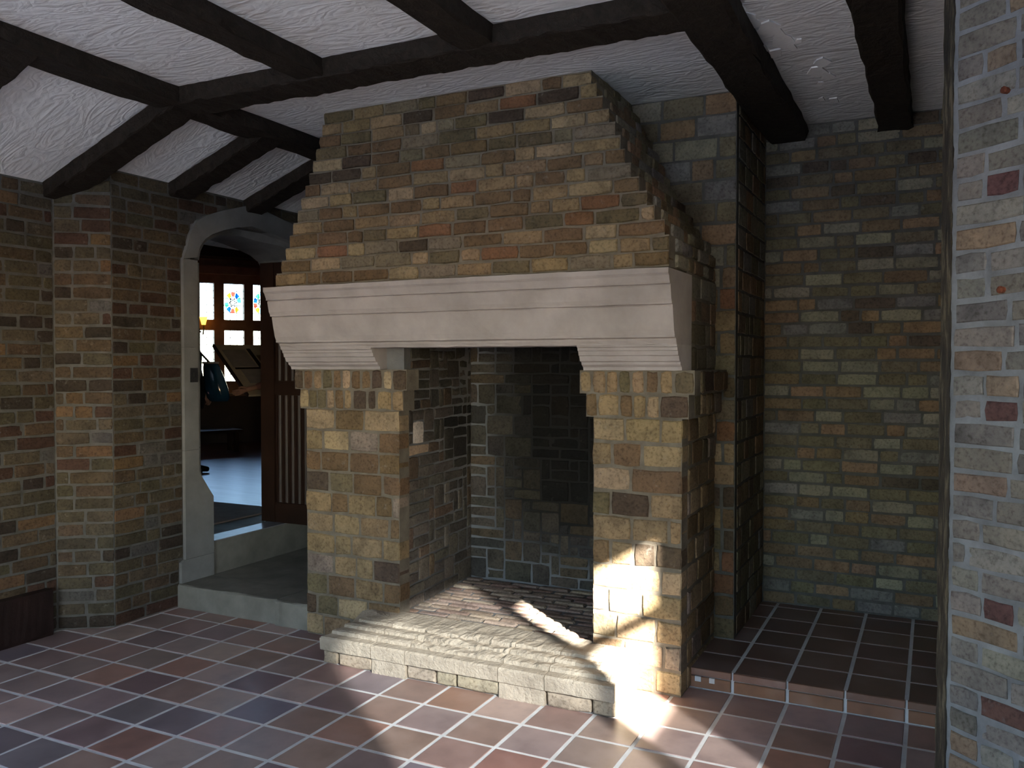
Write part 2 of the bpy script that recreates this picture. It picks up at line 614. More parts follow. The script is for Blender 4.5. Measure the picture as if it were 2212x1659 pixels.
J = 0.016
rest = MB()
ntile = 0
for i in range(-9, 20):
    for j in range(-6, 20):
        x0, x1 = TX0 + j * TS, TX0 + (j + 1) * TS
        y1, y0 = TY0 - i * TS + 0, TY0 - (i + 1) * TS
        if y0 < -2.6 or x1 > 1.6: continue
        x0 = max(x0, XL1 + 0.0); 
        if x1 - x0 < 0.03: continue
        xc, yc = (x0 + x1) / 2, (y0 + y1) / 2
        if y0 > YSTEP - 0.01: 
            continue
        if x1 <= XL3 - 0.05 and y0 > 3.45: continue
        if -3.30 < x0 and x1 < -1.08 and y0 > 4.0: continue
        # the view of the photograph with a margin
        p = Vector((xc, yc, 0)) - EYE
        zc_ = p.dot(fwd)
        vis = False
        if zc_ > 0.5:
            px, py = p.dot(rgt) / zc_ * 1848, -p.dot(upv) / zc_ * 1848
            vis = abs(px) < 1230 and py < 960
        if vis and ntile < 292:
            put_tile(fl, xc, yc, R.uniform(-.001, .001), x1 - x0 - J, TS - J, jitter_col(pick(TILE), .13))
            ntile += 1
        else:
            rest.box((x0 + J / 2, y0 + J / 2, -0.02), (x1 - J / 2, y1 - J / 2, 0.0))
o = rest.build('tile_field', MAT['tile'], fl); o.color = (0.30, 0.22, 0.20, 1); tag(o, kind='stuff')

# raised tiled floor of the alcove
fa = MB().box((-1.12, YSTEP + 0.012, -0.2), (XA2 + 0.1, 5.8, ZALC - 0.0018)).build('floor_alcove', MAT['grout'])
tag(fa, kind='structure')
DK = [(3, (0.17, 0.10, 0.08)), (2, (0.15, 0.09, 0.075)), (2, (0.19, 0.115, 0.09))]
for j in range(9, 18):
    x0, x1 = TX0 + j * TS, TX0 + (j + 1) * TS
    x0 = max(x0, -1.10)
    for k in range(6):
        y0, y1 = YSTEP + k * TS, YSTEP + (k + 1) * TS
        y1 = min(y1, YA)
        if x1 <= XP and y0 > YP: continue
        if y1 - y0 < 0.03: continue
        put_tile(fa, (x0 + x1) / 2, (y0 + y1) / 2 + (0.0 if k else -0.0), ZALC, x1 - x0 - J, y1 - y0 - J, jitter_col(pick(DK)))
    # riser tile and the edge above it
    put_tile(fa, (x0 + x1) / 2, YSTEP - 0.004, 0.032, x1 - x0 - J, 0.062 - 0.008, jitter_col((0.24, 0.12, 0.07), .1), Matrix.Rotation(math.radians(90), 4, 'X'), 'riser_tile')
    put_tile(fa, (x0 + x1) / 2, YSTEP - 0.006, 0.083, x1 - x0 - J * .6, 0.034, jitter_col((0.20, 0.105, 0.07), .1), Matrix.Rotation(math.radians(88), 4, 'X'), 'riser_tile')

for (x_, w_) in ((-1.035, .03), (-0.965, .026)):
    MB().box((x_, YSTEP - .011, .038), (x_ + w_, YSTEP - .003, .062)).build('paint_chip', MAT['grout'], fa)

# ------------------------------------------------------------------ walls
def holes_wall(mb, axis, pos, thick, u0, u1, z0, z1, holes):
    us = sorted({u0, u1, *[h[0] for h in holes], *[h[1] for h in holes]})
    zs = sorted({z0, z1, *[h[2] for h in holes], *[h[3] for h in holes]})
    for a, b in zip(us, us[1:]):
        for c, d in zip(zs, zs[1:]):
            um, zm = (a + b) / 2, (c + d) / 2
            if any(h[0] < um < h[1] and h[2] < zm < h[3] for h in holes): continue
            if axis == 'x': mb.box((min(pos, pos + thick), a, c), (max(pos, pos + thick), b, d))
            else: mb.box((a, min(pos, pos + thick), c), (b, max(pos, pos + thick), d))
    return mb


# left wall: seg 1, canted corner, seg 3 with the doorway
DY = 4.715        # door centre
DK_ = 1.75        # the far half of the arch is wider
mb = MB()
holes_wall(mb, 'x', XL1, -0.35, -2.9, 3.36, -0.05, 2.66, [(W_LEFT['y0'], W_LEFT['y1'], W_LEFT['z0'], W_LEFT['z1'])])
mb.prism([(XL1, 3.36), (XL3, 3.55), (-5.04, 3.55), (-5.04, 3.36)], -0.05, 2.70)
holes_wall(mb, 'x', XL3, -0.43, 3.55, 5.9, -0.05, 2.765, [(4.16, 5.74, 0.0, 2.56)])
wl = mb.build('wall_left', MAT['mortar'])
tag(wl, kind='structure')

OUT = [(4.08, 2.28), (4.105, 2.34), (4.14, 2.45), (4.20, 2.545), (4.28, 2.59), (4.45, 2.653), (4.715, 2.735)]


def door_block(z):
    if z > 2.735: return None
    if z < 0.30: a = 4.045
    elif z < 2.28: a = 4.08
    else:
        for (y0, z0), (y1, z1) in zip(OUT, OUT[1:]):
            if z0 <= z <= z1: a = y0 + (y1 - y0) * (z - z0) / (z1 - z0); break
    return (a - 3.55, DY + (DY - a) * DK_ - 3.55)


LEN = [0.205, 0.215, 0.225, 0.11, 0.21, 0.15]
courses(wl, (XL1, 2.7, 0), (0, 1, 0), (1, 0, 0), 0.66, 0.0, 2.65, 0.0785, LEN, PAL_WALL, depth=0.03)
cd = Vector((XL3 - XL1, 0.19, 0)); cl = cd.length
courses(wl, (XL1, 3.36, 0), cd, (0.19, -(XL3 - XL1), 0), cl, 0.0, 2.69, 0.0785, [0.2, 0.21, 0.11, 0.16], PAL_WALL, depth=0.03, ext=(0.0, 0.005))
courses(wl, (XL3, 3.55, 0), (0, 1, 0), (1, 0, 0), 1.95, 0.0, 2.755, 0.0785, LEN, PAL_WALL, depth=0.03, block=door_block)

# chimney wall (pillar face), its return and the alcove wall
wq = MB().box((-4.43, YP + 0.95, -0.05), (-3.3, 5.9, ZC)).build('wall_passage', MAT['mortar']); tag(wq, kind='structure')
wc = MB().box((-3.3, 5.2, -0.05), (-1.0, 5.9, ZC)).box((-1.75, YP, -0.05), (XP, 5.9, ZC)).build('wall_chimney', MAT['mortar'])
tag(wc, kind='structure')
courses(wc, (-1.72, YP, 0), (1, 0, 0), (0, -1, 0), XP + 1.72, 2.0, ZC, 0.117, [0.24, 0.22, 0.12, 0.2], PAL_ALC, depth=0.05, ext=(0, 0.004))
courses(wc, (-1.10, YP, 0), (1, 0, 0), (0, -1, 0), XP + 1.10, ZALC, 2.0, 0.117, [0.15, 0.11, 0.075], PAL_HOOD, depth=0.05, ext=(0, 0.004))
courses(wc, (XP, YP + 0.05, 0), (0, 1, 0), (1, 0, 0), YA - YP - 0.05, ZALC, ZC, 0.0747 * 1.56, [0.22, 0.12, 0.2], PAL_ALC, depth=0.03)
wa = MB().box((XP - 0.1, YA, -0.05), (XA2, 5.9, ZC)).box((XA2, 2.2, -0.05), (XA2 + 0.3, 5.9, ZC)).build('wall_alcove', MAT['mortar'])
tag(wa, kind='structure')
courses(wa, (XP, YA, 0), (1, 0, 0), (0, -1, 0), 1.30, ZALC, ZC, 0.0747, LEN, PAL_ALC, depth=0.03)

# near canted wall on the right with its timber edge
E0 = Vector((0.045, 3.012, 0)); ND = Vector((0.77, -0.638, 0)).normalized(); NN = Vector((-0.638, -0.77, 0)).normalized()
tl = (1.6 - E0.x) / ND.x
E1 = E0 + ND * tl
b0, b1 = E0 - NN * 0.26, E1 - NN * 0.26
wn = MB().prism([tuple(E1.xy), tuple(b1.xy), tuple(b0.xy), tuple(E0.xy)][::-1], -0.05, ZC)
wn = wn.build('wall_right', MAT['mortar_white']); tag(wn, kind='structure')
courses(wn, E0 + ND * 0.012, ND, NN, 0.78, 0.0, ZC, 0.0735, [0.21, 0.2, 0.215, 0.22, 0.11], PAL_NEAR, mat=MAT['brick_pale'], depth=0.03, proud=(0.001, 0.007), rough=0.0035, joint=0.012)
# two rusty nails
for (x, y, z) in ((0.185, 2.896, 2.388), (0.182, 2.899, 1.808)):
    c = Vector((x, y, z)) + NN * 0.01
    o = MB().tube([c - NN * 0.02, c + NN * 0.008, c + NN * 0.012], [0.009, 0.011, 0.006], 8).build('nail', noisy('rust', (0.07, 0.02, 0.012), (0.16, 0.05, 0.025), 30), wn)

def rough_beam(name, a, b, side, down, width, depth, mat, seg=26, jit=0.006, seed=1, parent=None):
    """beam whose top face lies along a-b; side and down span the section (a is on one top edge)"""
    rr = random.Random(seed)
    a, b, side, down = Vector(a), Vector(b), Vector(side).normalized(), Vector(down).normalized()
    sec = [(0, 0), (0, .5), (0.0, .93), (.06, 1), (.5, 1), (.94, 1), (1, .93), (1, .5), (1, 0)]
    v, f = [], []
    k = len(sec)
    for i in range(seg + 1):
        p = a.lerp(b, i / seg)
        for (s, d) in sec:
            js = rr.gauss(0, jit) if 0 < d else rr.gauss(0, jit * .5)
            v.append(p + side * (s * width + js) + down * (d * depth + (rr.gauss(0, jit * .7) if d > .2 else 0)))
    for i in range(seg):
        for j in range(k):
            q = (j + 1) % k
            f.append((i * k + j, i * k + q, (i + 1) * k + q, (i + 1) * k + j))
    f.append(tuple(range(k - 1, -1, -1))); f.append(tuple(seg * k + j for j in range(k)))
    return mesh(name, v, f, mat, parent)


# weathered timber at the end of the near wall
po = empty('timber_post', (0.02, 3.08, 0))
tag(po, 'weathered timber post edging the pale brick wall at right', 'post')
pa = E0 - ND * 0.036
rough_beam('post_body', (pa.x, pa.y, 0), (pa.x, pa.y, ZC), ND, -NN, 0.034, 0.24, MAT['post'], 60, 0.0035, 5, po)
pb = E0 - ND * 0.010 + NN * 0.006
rough_beam('edge_strip', (pb.x, pb.y, 0), (pb.x, pb.y, ZC), ND, -NN, 0.014, 0.03, MAT['post'], 90, 0.003, 9, po)

# walls behind the camera with their windows
wb = holes_wall(MB(), 'y', W_BACK['y'], -0.35, -5.04, 1.95, -0.05, ZC, [(W_BACK['x0'], W_BACK['x1'], W_BACK['z0'], W_BACK['z1'])]).build('wall_back', MAT['mortar_tan'])
tag(wb, kind='structure')
wr = holes_wall(MB(), 'x', 1.6, 0.08, -2.9, E1.y + 0.3, -0.05, ZC, [(w['y0'], w['y1'], w['z0'], w['z1']) for w in (W_SUN, W_RIGHT, W_FILL)]).build('wall_side', MAT['mortar_tan'])
tag(wr, kind='structure')
WOODF = MAT['skirting']


def window(name, axis, pos, u0, u1, z0, z1, nu, nz, glassmat=None, t=0.045):
    w = empty(name, (pos, (u0 + u1) / 2, z0) if axis == 'x' else ((u0 + u1) / 2, pos, z0))
    tag(w, kind='structure')
    mb = MB()

    def bx(ua, ub, za, zb):
        if axis == 'x': mb.box((pos - .03, ua, za), (pos + .03, ub, zb))
        else: mb.box((ua, pos - .03, za), (ub, pos + .03, zb))
    bx(u0, u1, z0, z0 + t); bx(u0, u1, z1 - t, z1); bx(u0, u0 + t, z0, z1); bx(u1 - t, u1, z0, z1)
    for i in range(1, nu):
        u = u0 + (u1 - u0) * i / nu; bx(u - t / 2, u + t / 2, z0, z1)
    for i in range(1, nz):
        z = z0 + (z1 - z0) * i / nz; bx(u0, u1, z - t / 3, z + t / 3)
    mb.build('window_frame', WOODF, w)
    if glassmat:
        g = MB()
        if axis == 'x': g.box((pos - .003, u0, z0), (pos + .003, u1, z1))
        else: g.box((u0, pos - .003, z0), (u1, pos + .003, z1))
        g.build('pane', glassmat, w)


GR = glass('sun_dimming_glass', (0.30, 0.31, 0.32))  # dark tint added to weaken the sun passing through
window('window_1', 'y', -2.75, W_BACK['x0'], W_BACK['x1'], W_BACK['z0'], W_BACK['z1'], 5, 2)
window('window_2', 'x', -4.85, W_LEFT['y0'], W_LEFT['y1'], W_LEFT['z0'], W_LEFT['z1'], 3, 2)
window('window_3', 'x', 1.64, W_RIGHT['y0'], W_RIGHT['y1'], W_RIGHT['z0'], W_RIGHT['z1'], 1, 1, GR, 0.03)
window('window_4', 'x', 1.64, W_SUN['y0'], W_SUN['y1'], W_SUN['z0'], W_SUN['z1'], 1, 1, None, 0.02)
MB().box((1.637, W_SUN['y0'], W_SUN['z0']), (1.643, W_SUN['y1'], 1.62)).build('pane', GR, bpy.data.objects['window_4'])  # tinted lower pane added to dim the sunbeam on the floor
MB().box((1.61, W_SUN['y0'], 2.045), (1.67, W_SUN['y1'], 2.10)).build('transom', WOODF, bpy.data.objects['window_4'])
window('window_20', 'x', 1.64, W_FILL['y0'], W_FILL['y1'], W_FILL['z0'], W_FILL['z1'], 2, 2)  # unseen window added to let in sky light from the right
blocker = MB().box((1.68, -5.5, 2.46), (4.6, -1.2, 2.54)).build('sun_blocker', MAT['timber']); tag(blocker, kind='structure')  # unseen slab added outside to keep direct sun out of the side window

gr = MB().box((-60, -60, -0.6), (60, 60, -0.5)).build('ground', noisy('pale_bounce_ground', (0.52, 0.54, 0.56), (0.64, 0.66, 0.68), 2, 0.95))  # unseen ground, made pale to bounce light up to the ceiling
tag(gr, kind='structure')

# skirting board
sk = MB()
sk.box((-4.75, -2.6, 0.0), (-4.625, 3.29, 0.262))
o = rough_beam('baseboard_left', (-4.70, 2.83, 0.27), (-4.70, 3.285, 0.27), (1, 0, 0), (0, 0, -1), 0.08, 0.27, MAT['skirting'], 20, 0.001, 3)
tag(o, kind='structure')

# ------------------------------------------------------------------ ceiling
mb = MB()
mb.box((SLX, -2.95, ZC), (1.95, 5.9, ZC + 0.15))
n0 = len(mb.v)
xa, xb = SLX, -5.05
za, zb = ZC, slope_z(-5.05)
mb.v += [(xa, -2.95, za), (xa, 5.9, za), (xb, 5.9, zb), (xb, -2.95, zb), (xa, -2.95, za + .15), (xa, 5.9, za + .15), (xb, 5.9, zb + .15), (xb, -2.95, zb + .15)]
mb.f += [tuple(n0 + i for i in q) for q in ((0, 1, 2, 3), (7, 6, 5, 4), (0, 4, 5, 1), (1, 5, 6, 2), (2, 6, 7, 3), (3, 7, 4, 0))]
ce = mb.build('ceiling', MAT['plaster']); tag(ce, kind='structure')
FL = [(-0.731, 3.593, .035), (-0.717, 3.716, .04), (-0.70, 3.77, .03), (-0.656, 3.839, .045), (-0.64, 3.86, .025), (-0.619, 4.041, .05), (-0.63, 3.95, .03), (-0.722, 4.084, .03), (-0.676, 4.166, .035),
      (-0.60, 4.12, .022), (-0.56, 4.06, .02), (-0.536, 4.524, .045), (-0.498, 4.618, .035), (-0.50, 4.40, .035), (-0.566, 5.006, .02), (-0.51, 5.052, .026), (-0.69, 3.88, .02), (-0.55, 4.72, .02)]
flake_m = noisy('bare_white_plaster', (0.9, 0.9, 0.9), (0.97, 0.97, 0.97), 10, 0.9)
for (x, y, r_) in FL:
    k = R.randrange(4, 7); a0 = R.uniform(0, 6)
    pts = [(x + r_ * R.uniform(.6, 1.3) * math.cos(a0 + 6.283 * i / k) * .7, y + r_ * R.uniform(.7, 1.4) * math.sin(a0 + 6.283 * i / k) * 1.3) for i in range(k)]
    pts = [(x + (a - x) * 1.45, y + (b - y) * 1.45) for a, b in pts]
    MB().prism(pts, ZC - 0.004 - R.uniform(0, .004), ZC + 0.002).build('bare_patch', flake_m, ce)

# ------------------------------------------------------------------ beams
DN = (0, 0, -1)
BEAMS = [
    ('long ceiling beam along the edge of the sloping left ceiling', (-3.575, -2.6, ZC), (-3.575, 5.50, ZC), (-1, 0, 0), DN, 0.19, ZC - ZB),
    ('cross beam in front of the brick chimney hood', (-3.60, 3.29, ZC), (-0.92, 3.29, ZC), (0, 1, 0), DN, 0.22, ZC - ZB),
    ('narrow ceiling beam meeting the cross beam nearest the sloping ceiling', (-2.63, -2.6, ZC), (-2.63, 3.32, ZC), (-1, 0, 0), DN, 0.15, ZC - ZB - .004),
    ('narrow ceiling beam meeting the middle of the cross beam', (-1.715, -2.6, ZC), (-1.715, 3.32, ZC), (-1, 0, 0), DN, 0.16, ZC - ZB - .004),
    ('thick ceiling beam running past the hood to the alcove wall', (-0.745, -2.6, ZC), (-0.705, YA - .005, ZC), (-1, 0, 0), DN, 0.22, ZC - ZB + 0.012),
    ('ceiling beam over the alcove nearest the timber post', (-0.122, -2.6, ZC), (-0.125, YA - .005, ZC), (-1, 0, 0), DN, 0.18, ZC - ZB + .01),
]
for i, (lab, a, b, s_, d_, w_, h_) in enumerate(BEAMS):
    o = rough_beam('ceiling_beam', a, b, s_, d_, w_, h_, MAT['timber'], 60, 0.0045, 20 + i)
    tag(o, 'dark rough timber ' + lab, 'beam', 'dark ceiling timbers')
sd = Vector((-SLK, 0, -1)).normalized(); sd = Vector((SLK, 0, -1)).normalized()
for i, (lab, y, w_, xe) in enumerate((('highest up at the left edge of the view', 2.36, 0.18, XL1 - .02), ('ending above the canted wall corner', 3.30, 0.185, XL1 - .02), ('ending left of the stone arch', 3.985, 0.18, XL3 - .02), ('ending over the arch beside the hood', 4.65, 0.17, XL3 - .02))):
    o = rough_beam('rafter', (SLX + .06, y, slope_z(SLX + .0)), (xe, y, slope_z(xe)), (0, 1, 0), sd, w_, 0.085, MAT['timber'], 22, 0.004, 40 + i)
    tag(o, 'dark sloping rafter ' + lab, 'beam', 'dark ceiling timbers')

# ------------------------------------------------------------------ fireplace
FX0, FX1 = -3.31, -1.065       # outer faces of the piers
OX0, OX1 = -2.66, -1.51        # opening
YF = 3.98
ZH = 0.19                      # hearth level
fp = empty('fireplace', (-2.2, 4.0, 0))
tag(fp, 'big tan brick fireplace with stepped hood and pale stone mantel', 'fireplace')

Z2, Z1, Z0m = 1.33, 1.445, 1.56


def pier(x0, x1, inner):
    ia, ib = (x0, x1 - .16) if inner == 'r' else (x0 + .1, x1)
    c2, c1 = 0.035, 0.065
    mb = MB()
    for (c, yf, za, zb) in ((0, YF, 0, Z2), (c2, YF - .012, Z2, Z1), (c1, YF - .024, Z1, Z0m)):
        mb.box((x0 - c, yf, za), (x1 + c, YF + .10, zb))
        mb.box((ia - (c if inner == 'r' else 0), YF + .10, za), (ib + (0 if inner == 'r' else c), 5.2, zb))
    p = mb.build('pier', MAT['mortar_tan'], fp)
    kw = dict(rough=0.004, bev=0.006, depth=0.10, joint=0.011, proud=(0.002, 0.010))
    courses(p, (x0, YF, 0), (1, 0, 0), (0, -1, 0), x1 - x0, 0.0, Z2, 0.117, [0.19, 0.21, 0.2, 0.15, 0.12, 0.18], PAL_PIER, ext=(.008, .008), **kw)
    # corbelled header courses
    pal = [(3, TAN), (2, BRN), (2, DARK), (2, LTAN), (1, OLIVE)]
    for (za, zb, c, yf) in ((Z2, Z1, c2, YF - .012), (Z1, Z0m, c1, YF - .024)):
        courses(p, (x0 - c, yf, 0), (1, 0, 0), (0, -1, 0), x1 - x0 + 2 * c, za, zb, zb - za, [0.062, 0.062, 0.065, 0.11] if za == Z2 else [0.068, 0.066, 0.07], pal, ext=(.004, .004), **kw)
        if inner == 'l':
            courses(p, (x1 + c, yf + .1, 0), (0, 1, 0), (1, 0, 0), YP - yf - .1, za, zb, zb - za, [0.09, 0.11, 0.2], PAL_PIER, **kw)
        else:
            courses(p, (x0 - c, YP, 0), (0, -1, 0), (-1, 0, 0), YP - yf - .1, za, zb, zb - za, [0.09, 0.11, 0.2], PAL_PIER, **kw)
    courses(p, (x1, YF + .1, 0), (0, 1, 0), (1, 0, 0), YP - YF - .1, 0.0, Z2, 0.117, [0.19, 0.21, 0.2, 0.12], PAL_PIER, **kw) if inner == 'l' else None
    courses(p, (x0, YP, 0), (0, -1, 0), (-1, 0, 0), YP - YF - .1, 0.0, Z2, 0.117, [0.19, 0.21, 0.2, 0.12], PAL_PIER, **kw) if inner == 'r' else None
    return p


pier(FX0, OX0, 'r')
pier(OX1, FX1, 'l')

# firebox
fbx = MB().box((OX0 - .3, 4.92, 0), (OX1 + .3, 5.2, 2.1)).box((OX0 - .4, 4.1, 2.02), (OX1 + .3, 5.2, 2.1))
fb = fbx.build('firebox_back', MAT['mortar_stain'], fp)
SOOT = [(3, (0.075, 0.066, 0.054)), (2, (0.055, 0.05, 0.045)), (2, (0.095, 0.08, 0.062)), (1, (0.10, 0.075, 0.05))]


def soot_back(x, z):
    return max(0.10, 1.0 - 0.95 * min(1, max(0, (x - 0.1) / 0.45)) * min(1, max(0.0, (z - 0.35) / 0.5)) - 0.15 * (z > 1.2))


ashlar(fb, (OX0 - .078, 4.92, 0), (1, 0, 0), (0, -1, 0), OX1 - OX0 + .078, ZH, 2.0, SOOT, 0.066, shade=soot_back)
LW = Vector((-2.72 - OX0, 4.92 - YF - .09, 0))
fl_ = MB().prism([(OX0 - .006, YF + .02), (-2.726, 4.92), (OX0 - .4, 4.92), (OX0 - .4, YF + .02)], 0, Z2).prism([(OX0 + .02, YF + .02), (-2.726, 4.92), (OX0 - .4, 4.92), (OX0 - .4, YF + .02)], Z2, 2.05).build('firebox_side', MAT['mortar_soot'], fp)
SO2 = [(3, (0.16, 0.14, 0.11)), (2, (0.12, 0.105, 0.085)), (2, (0.20, 0.17, 0.135)), (1, (0.17, 0.12, 0.08))]
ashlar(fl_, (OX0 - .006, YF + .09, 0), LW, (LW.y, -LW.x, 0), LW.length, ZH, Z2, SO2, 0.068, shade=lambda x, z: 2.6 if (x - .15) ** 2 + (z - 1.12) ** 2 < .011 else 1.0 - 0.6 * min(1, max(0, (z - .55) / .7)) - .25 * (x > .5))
LW2 = Vector((-2.72 - OX0 - .03, 4.92 - YF - .09, 0))
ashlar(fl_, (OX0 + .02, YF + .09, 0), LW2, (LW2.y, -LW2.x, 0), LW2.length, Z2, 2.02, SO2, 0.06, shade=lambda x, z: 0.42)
MB().box((OX1, YF + .02, 0), (OX1 + .2, 4.95, 2.05)).build('firebox_side', MAT['mortar_soot'], fp)

# firebox floor of narrow bricks laid flat
ff = MB().box((-2.74, YF - .06, 0), (OX1, 4.93, ZH - .008)).build('firebox_floor', MAT['mortar_soot'], fp)
nr = 15; py = (4.91 - (YF - .04)) / nr
for r_ in range(nr):
    y = YF - .04 + (r_ + .5) * py
    x = -2.73 + (0 if r_ % 2 else -0.1)
    while x < OX1 - .03:
        e = min(OX1, x + R.uniform(.19, .23)); xs = max(x, -2.735)
        if e - xs > .03:
            c = jitter_col(pick([(2, (0.27, 0.20, 0.155)), (2, (0.33, 0.26, 0.20)), (1, (0.22, 0.15, 0.115))]))
            me, mw, mh = brick_data(e - xs - .008, py - .011, .04, MAT['brick'], .003, .008)
            o = bpy.data.objects.new('brick', me); COL.objects.link(o); attach(o, ff)
            o.matrix_basis = Matrix.Translation(((xs + e) / 2, y, ZH + R.uniform(-.003, .003))) @ Matrix.Rotation(math.radians(90), 4, 'X').inverted().inverted() @ Matrix.Diagonal(((e - xs - .008) / mw, 1, (py - .011) / mh, 1))
            o.matrix_basis = basis(Vector(((xs + e) / 2, y, ZH + R.uniform(-.004, .004))), Vector((1, 0, 0)), Vector((0, 0, 1)), Vector((0, -1, 0))) @ Matrix.Diagonal(((e - xs - .008) / mw, 1, (py - .011) / mh, 1))
            o.color = c
        x = e

# hearth of moulded stones
he = MB().box((-2.86, 3.66, 0), (-1.30, YF + .02, 0.13)).build('hearth', MAT['mortar_tan'], fp)
PROF = [(3.602, 0.072), (3.592, 0.078), (3.590, 0.138), (3.598, 0.147), (3.640, 0.150), (3.648, 0.150), (3.652, 0.166), (3.668, 0.172), (3.700, 0.172), (3.712, 0.171), (3.716, 0.186), (3.735, 0.191), (3.775, 0.187), (3.785, 0.186), (3.790, 0.200), (3.82, 0.205), (3.86, 0.204), (3.90, 0.203), (YF + .03, 0.200)]


def hearth_stone(x0, x1, low, seed, rough, endl=False, endr=False):
    rr = random.Random(seed)
    prof = list(PROF)
    if low: prof = [(3.60, 0.0)] + prof
    n = max(3, int((x1 - x0) / 0.016))
    v, f = [], []
    base = [(YF + .03, 0.02 if low else 0.075)]
    pr = base + [(3.62, 0.0 if low else 0.072)] + prof if not low else base + prof
    k = len(pr)
    mem = {}
    for i in range(n + 1):
        x = x0 + (x1 - x0) * i / n
        for j, (y, z) in enumerate(pr):
            am = rough if (z > 0.158 and y < 3.95) else 0.0014
            jj = 0.62 * mem.get(j, 0.0) + 0.38 * mem.get(j - 1, 0.0) * .5 + rr.gauss(0, .75)
            mem[j] = jj
            yy, zz = y + rr.gauss(0, am * .4), z + jj * am * .55
            xx = x
            if endl: xx = x + max(0, (3.66 - 0) * 0)
            v.append((xx, yy, zz))
    if endl:     # the mouldings turn round the left end
        for i in range(n + 1):
            for j, (y, z) in enumerate(pr):
                if y < YF:
                    m_ = x0 + (y - 3.594) * 0.55
                    x, yy, zz = v[i * k + j]
                    v[i * k + j] = (m_ + (x1 - m_) * (i / n), yy, zz)
    if endr:
        for i in range(n + 1):
            for j, (y, z) in enumerate(pr):
                if y < YF:
                    m_ = x1 - (y - 3.594) * 0.25
                    x, yy, zz = v[i * k + j]
                    v[i * k + j] = (x0 + (m_ - x0) * (i / n), yy, zz)
    for i in range(n):
        for j in range(k):
            q = (j + 1) % k
            f.append((i * k + j, i * k + q, (i + 1) * k + q, (i + 1) * k + j))
    f.append(tuple(range(k))); f.append(tuple(n * k + j for j in range(k - 1, -1, -1)))
    o = mesh('hearth_stone', v, f, MAT['hearthstone'], he)
    return o


for (a, b, low, rg, el, er) in ((-2.905, -2.583, False, .0025, True, False), (-2.579, -2.376, True, .003, False, False), (-2.372, -1.849, False, .009, False, False), (-1.845, -1.607, True, .006, False, False), (-1.603, -1.262, False, .003, False, True)):
    hearth_stone(a, b, low, int(-a * 100), rg, el, er)
kw = dict(rough=0.005, bev=0.008, depth=0.07, joint=0.008, proud=(0.0, 0.006))
for (a, b) in ((-2.905, -2.803), (-2.803, -2.579), (-2.375, -2.201), (-2.201, -2.083), (-2.083, -1.846), (-1.604, -1.376), (-1.376, -1.262)):
    place_brick(he, 'brick', (((a + b) / 2), 3.61, 0.037), Vector((1, 0, 0)), Vector((0, -1, 0)), Vector((0, 0, 1)), b - a - .008, .07, .08, MAT['brick'], jitter_col((0.34, 0.28, 0.21)), R.uniform(0, .004), .005, .008)
for (a, b) in ((3.63, 3.80), (3.80, 3.97)):
    for (x, nx) in ((-2.88, -1), (-1.285, 1)):
        place_brick(he, 'brick', (x, (a + b) / 2, 0.037), Vector((0, -nx, 0)), Vector((nx, 0, 0)), Vector((0, 0, 1)), b - a - .008, .07, .08, MAT['brick'], jitter_col((0.34, 0.26, 0.17)), 0.012, .005, .008)

# mantel
MX0, MX1 = -3.385, -1.055
MP = [(3.702, 2.020), (3.700, 1.996), (3.712, 1.985), (3.724, 1.958), (3.724, 1.950), (3.740, 1.947), (3.738, 1.940), (3.750, 1.885), (3.758, 1.870), (3.758, 1.862), (3.774, 1.858), (3.772, 1.852), (3.784, 1.80), (3.798, 1.745), (3.808, 1.724), (3.808, 1.714), (3.834, 1.708), (3.834, 1.698), (3.842, 1.688)]
MLO = [(3.846, 1.672), (3.856, 1.668), (3.858, 1.655), (3.866, 1.652), (3.872, 1.632), (3.882, 1.629), (3.892, 1.605), (3.908, 1.600), (3.912, 1.588), (3.932, 1.575), (3.936, 1.560)]
BX0, BX1 = -2.755, -1.548
ma = empty('mantel', (-2.22, 3.95, 1.56)); attach(ma, fp)
ma.matrix_parent_inverse = Matrix.Translation(-Vector(fp.location))


def extrude_x(name, prof, x0, x1, parent, mat, n=30, jit=0.0012, seed=3):
    rr = random.Random(seed)
    v, f = [], []; k = len(prof)
    for i in range(n + 1):
        x = x0 + (x1 - x0) * i / n
        for (y, z) in prof:
            v.append((x, y + rr.gauss(0, jit), z + rr.gauss(0, jit * .6)))
    for i in range(n):
        for j in range(k):
            q = (j + 1) % k
            f.append((i * k + j, (i + 1) * k + j, (i + 1) * k + q, i * k + q))
    f.append(tuple(range(k))); f.append(tuple(n * k + j for j in range(k - 1, -1, -1)))
    o = mesh(name, v, f, mat)
    o.parent = parent
    loc = Vector((0, 0, 0)); q = parent
    o.matrix_parent_inverse = Matrix.Translation(-Vector(ma.location)) if parent is ma else Matrix.Identity(4)
    return o


YB = 4.11
extrude_x('lintel', [(YB, 1.680), (YB, 2.020)] + MP + [(3.844, 1.680)], MX0, MX1, ma, MAT['limestone'], 40)
for (a, b) in ((MX0, BX0), (BX1, MX1)):
    extrude_x('bracket', [(YB, 1.560), (YB, 1.680), (3.845, 1.680)] + MLO, a, b, ma, MAT['limestone'], 12)

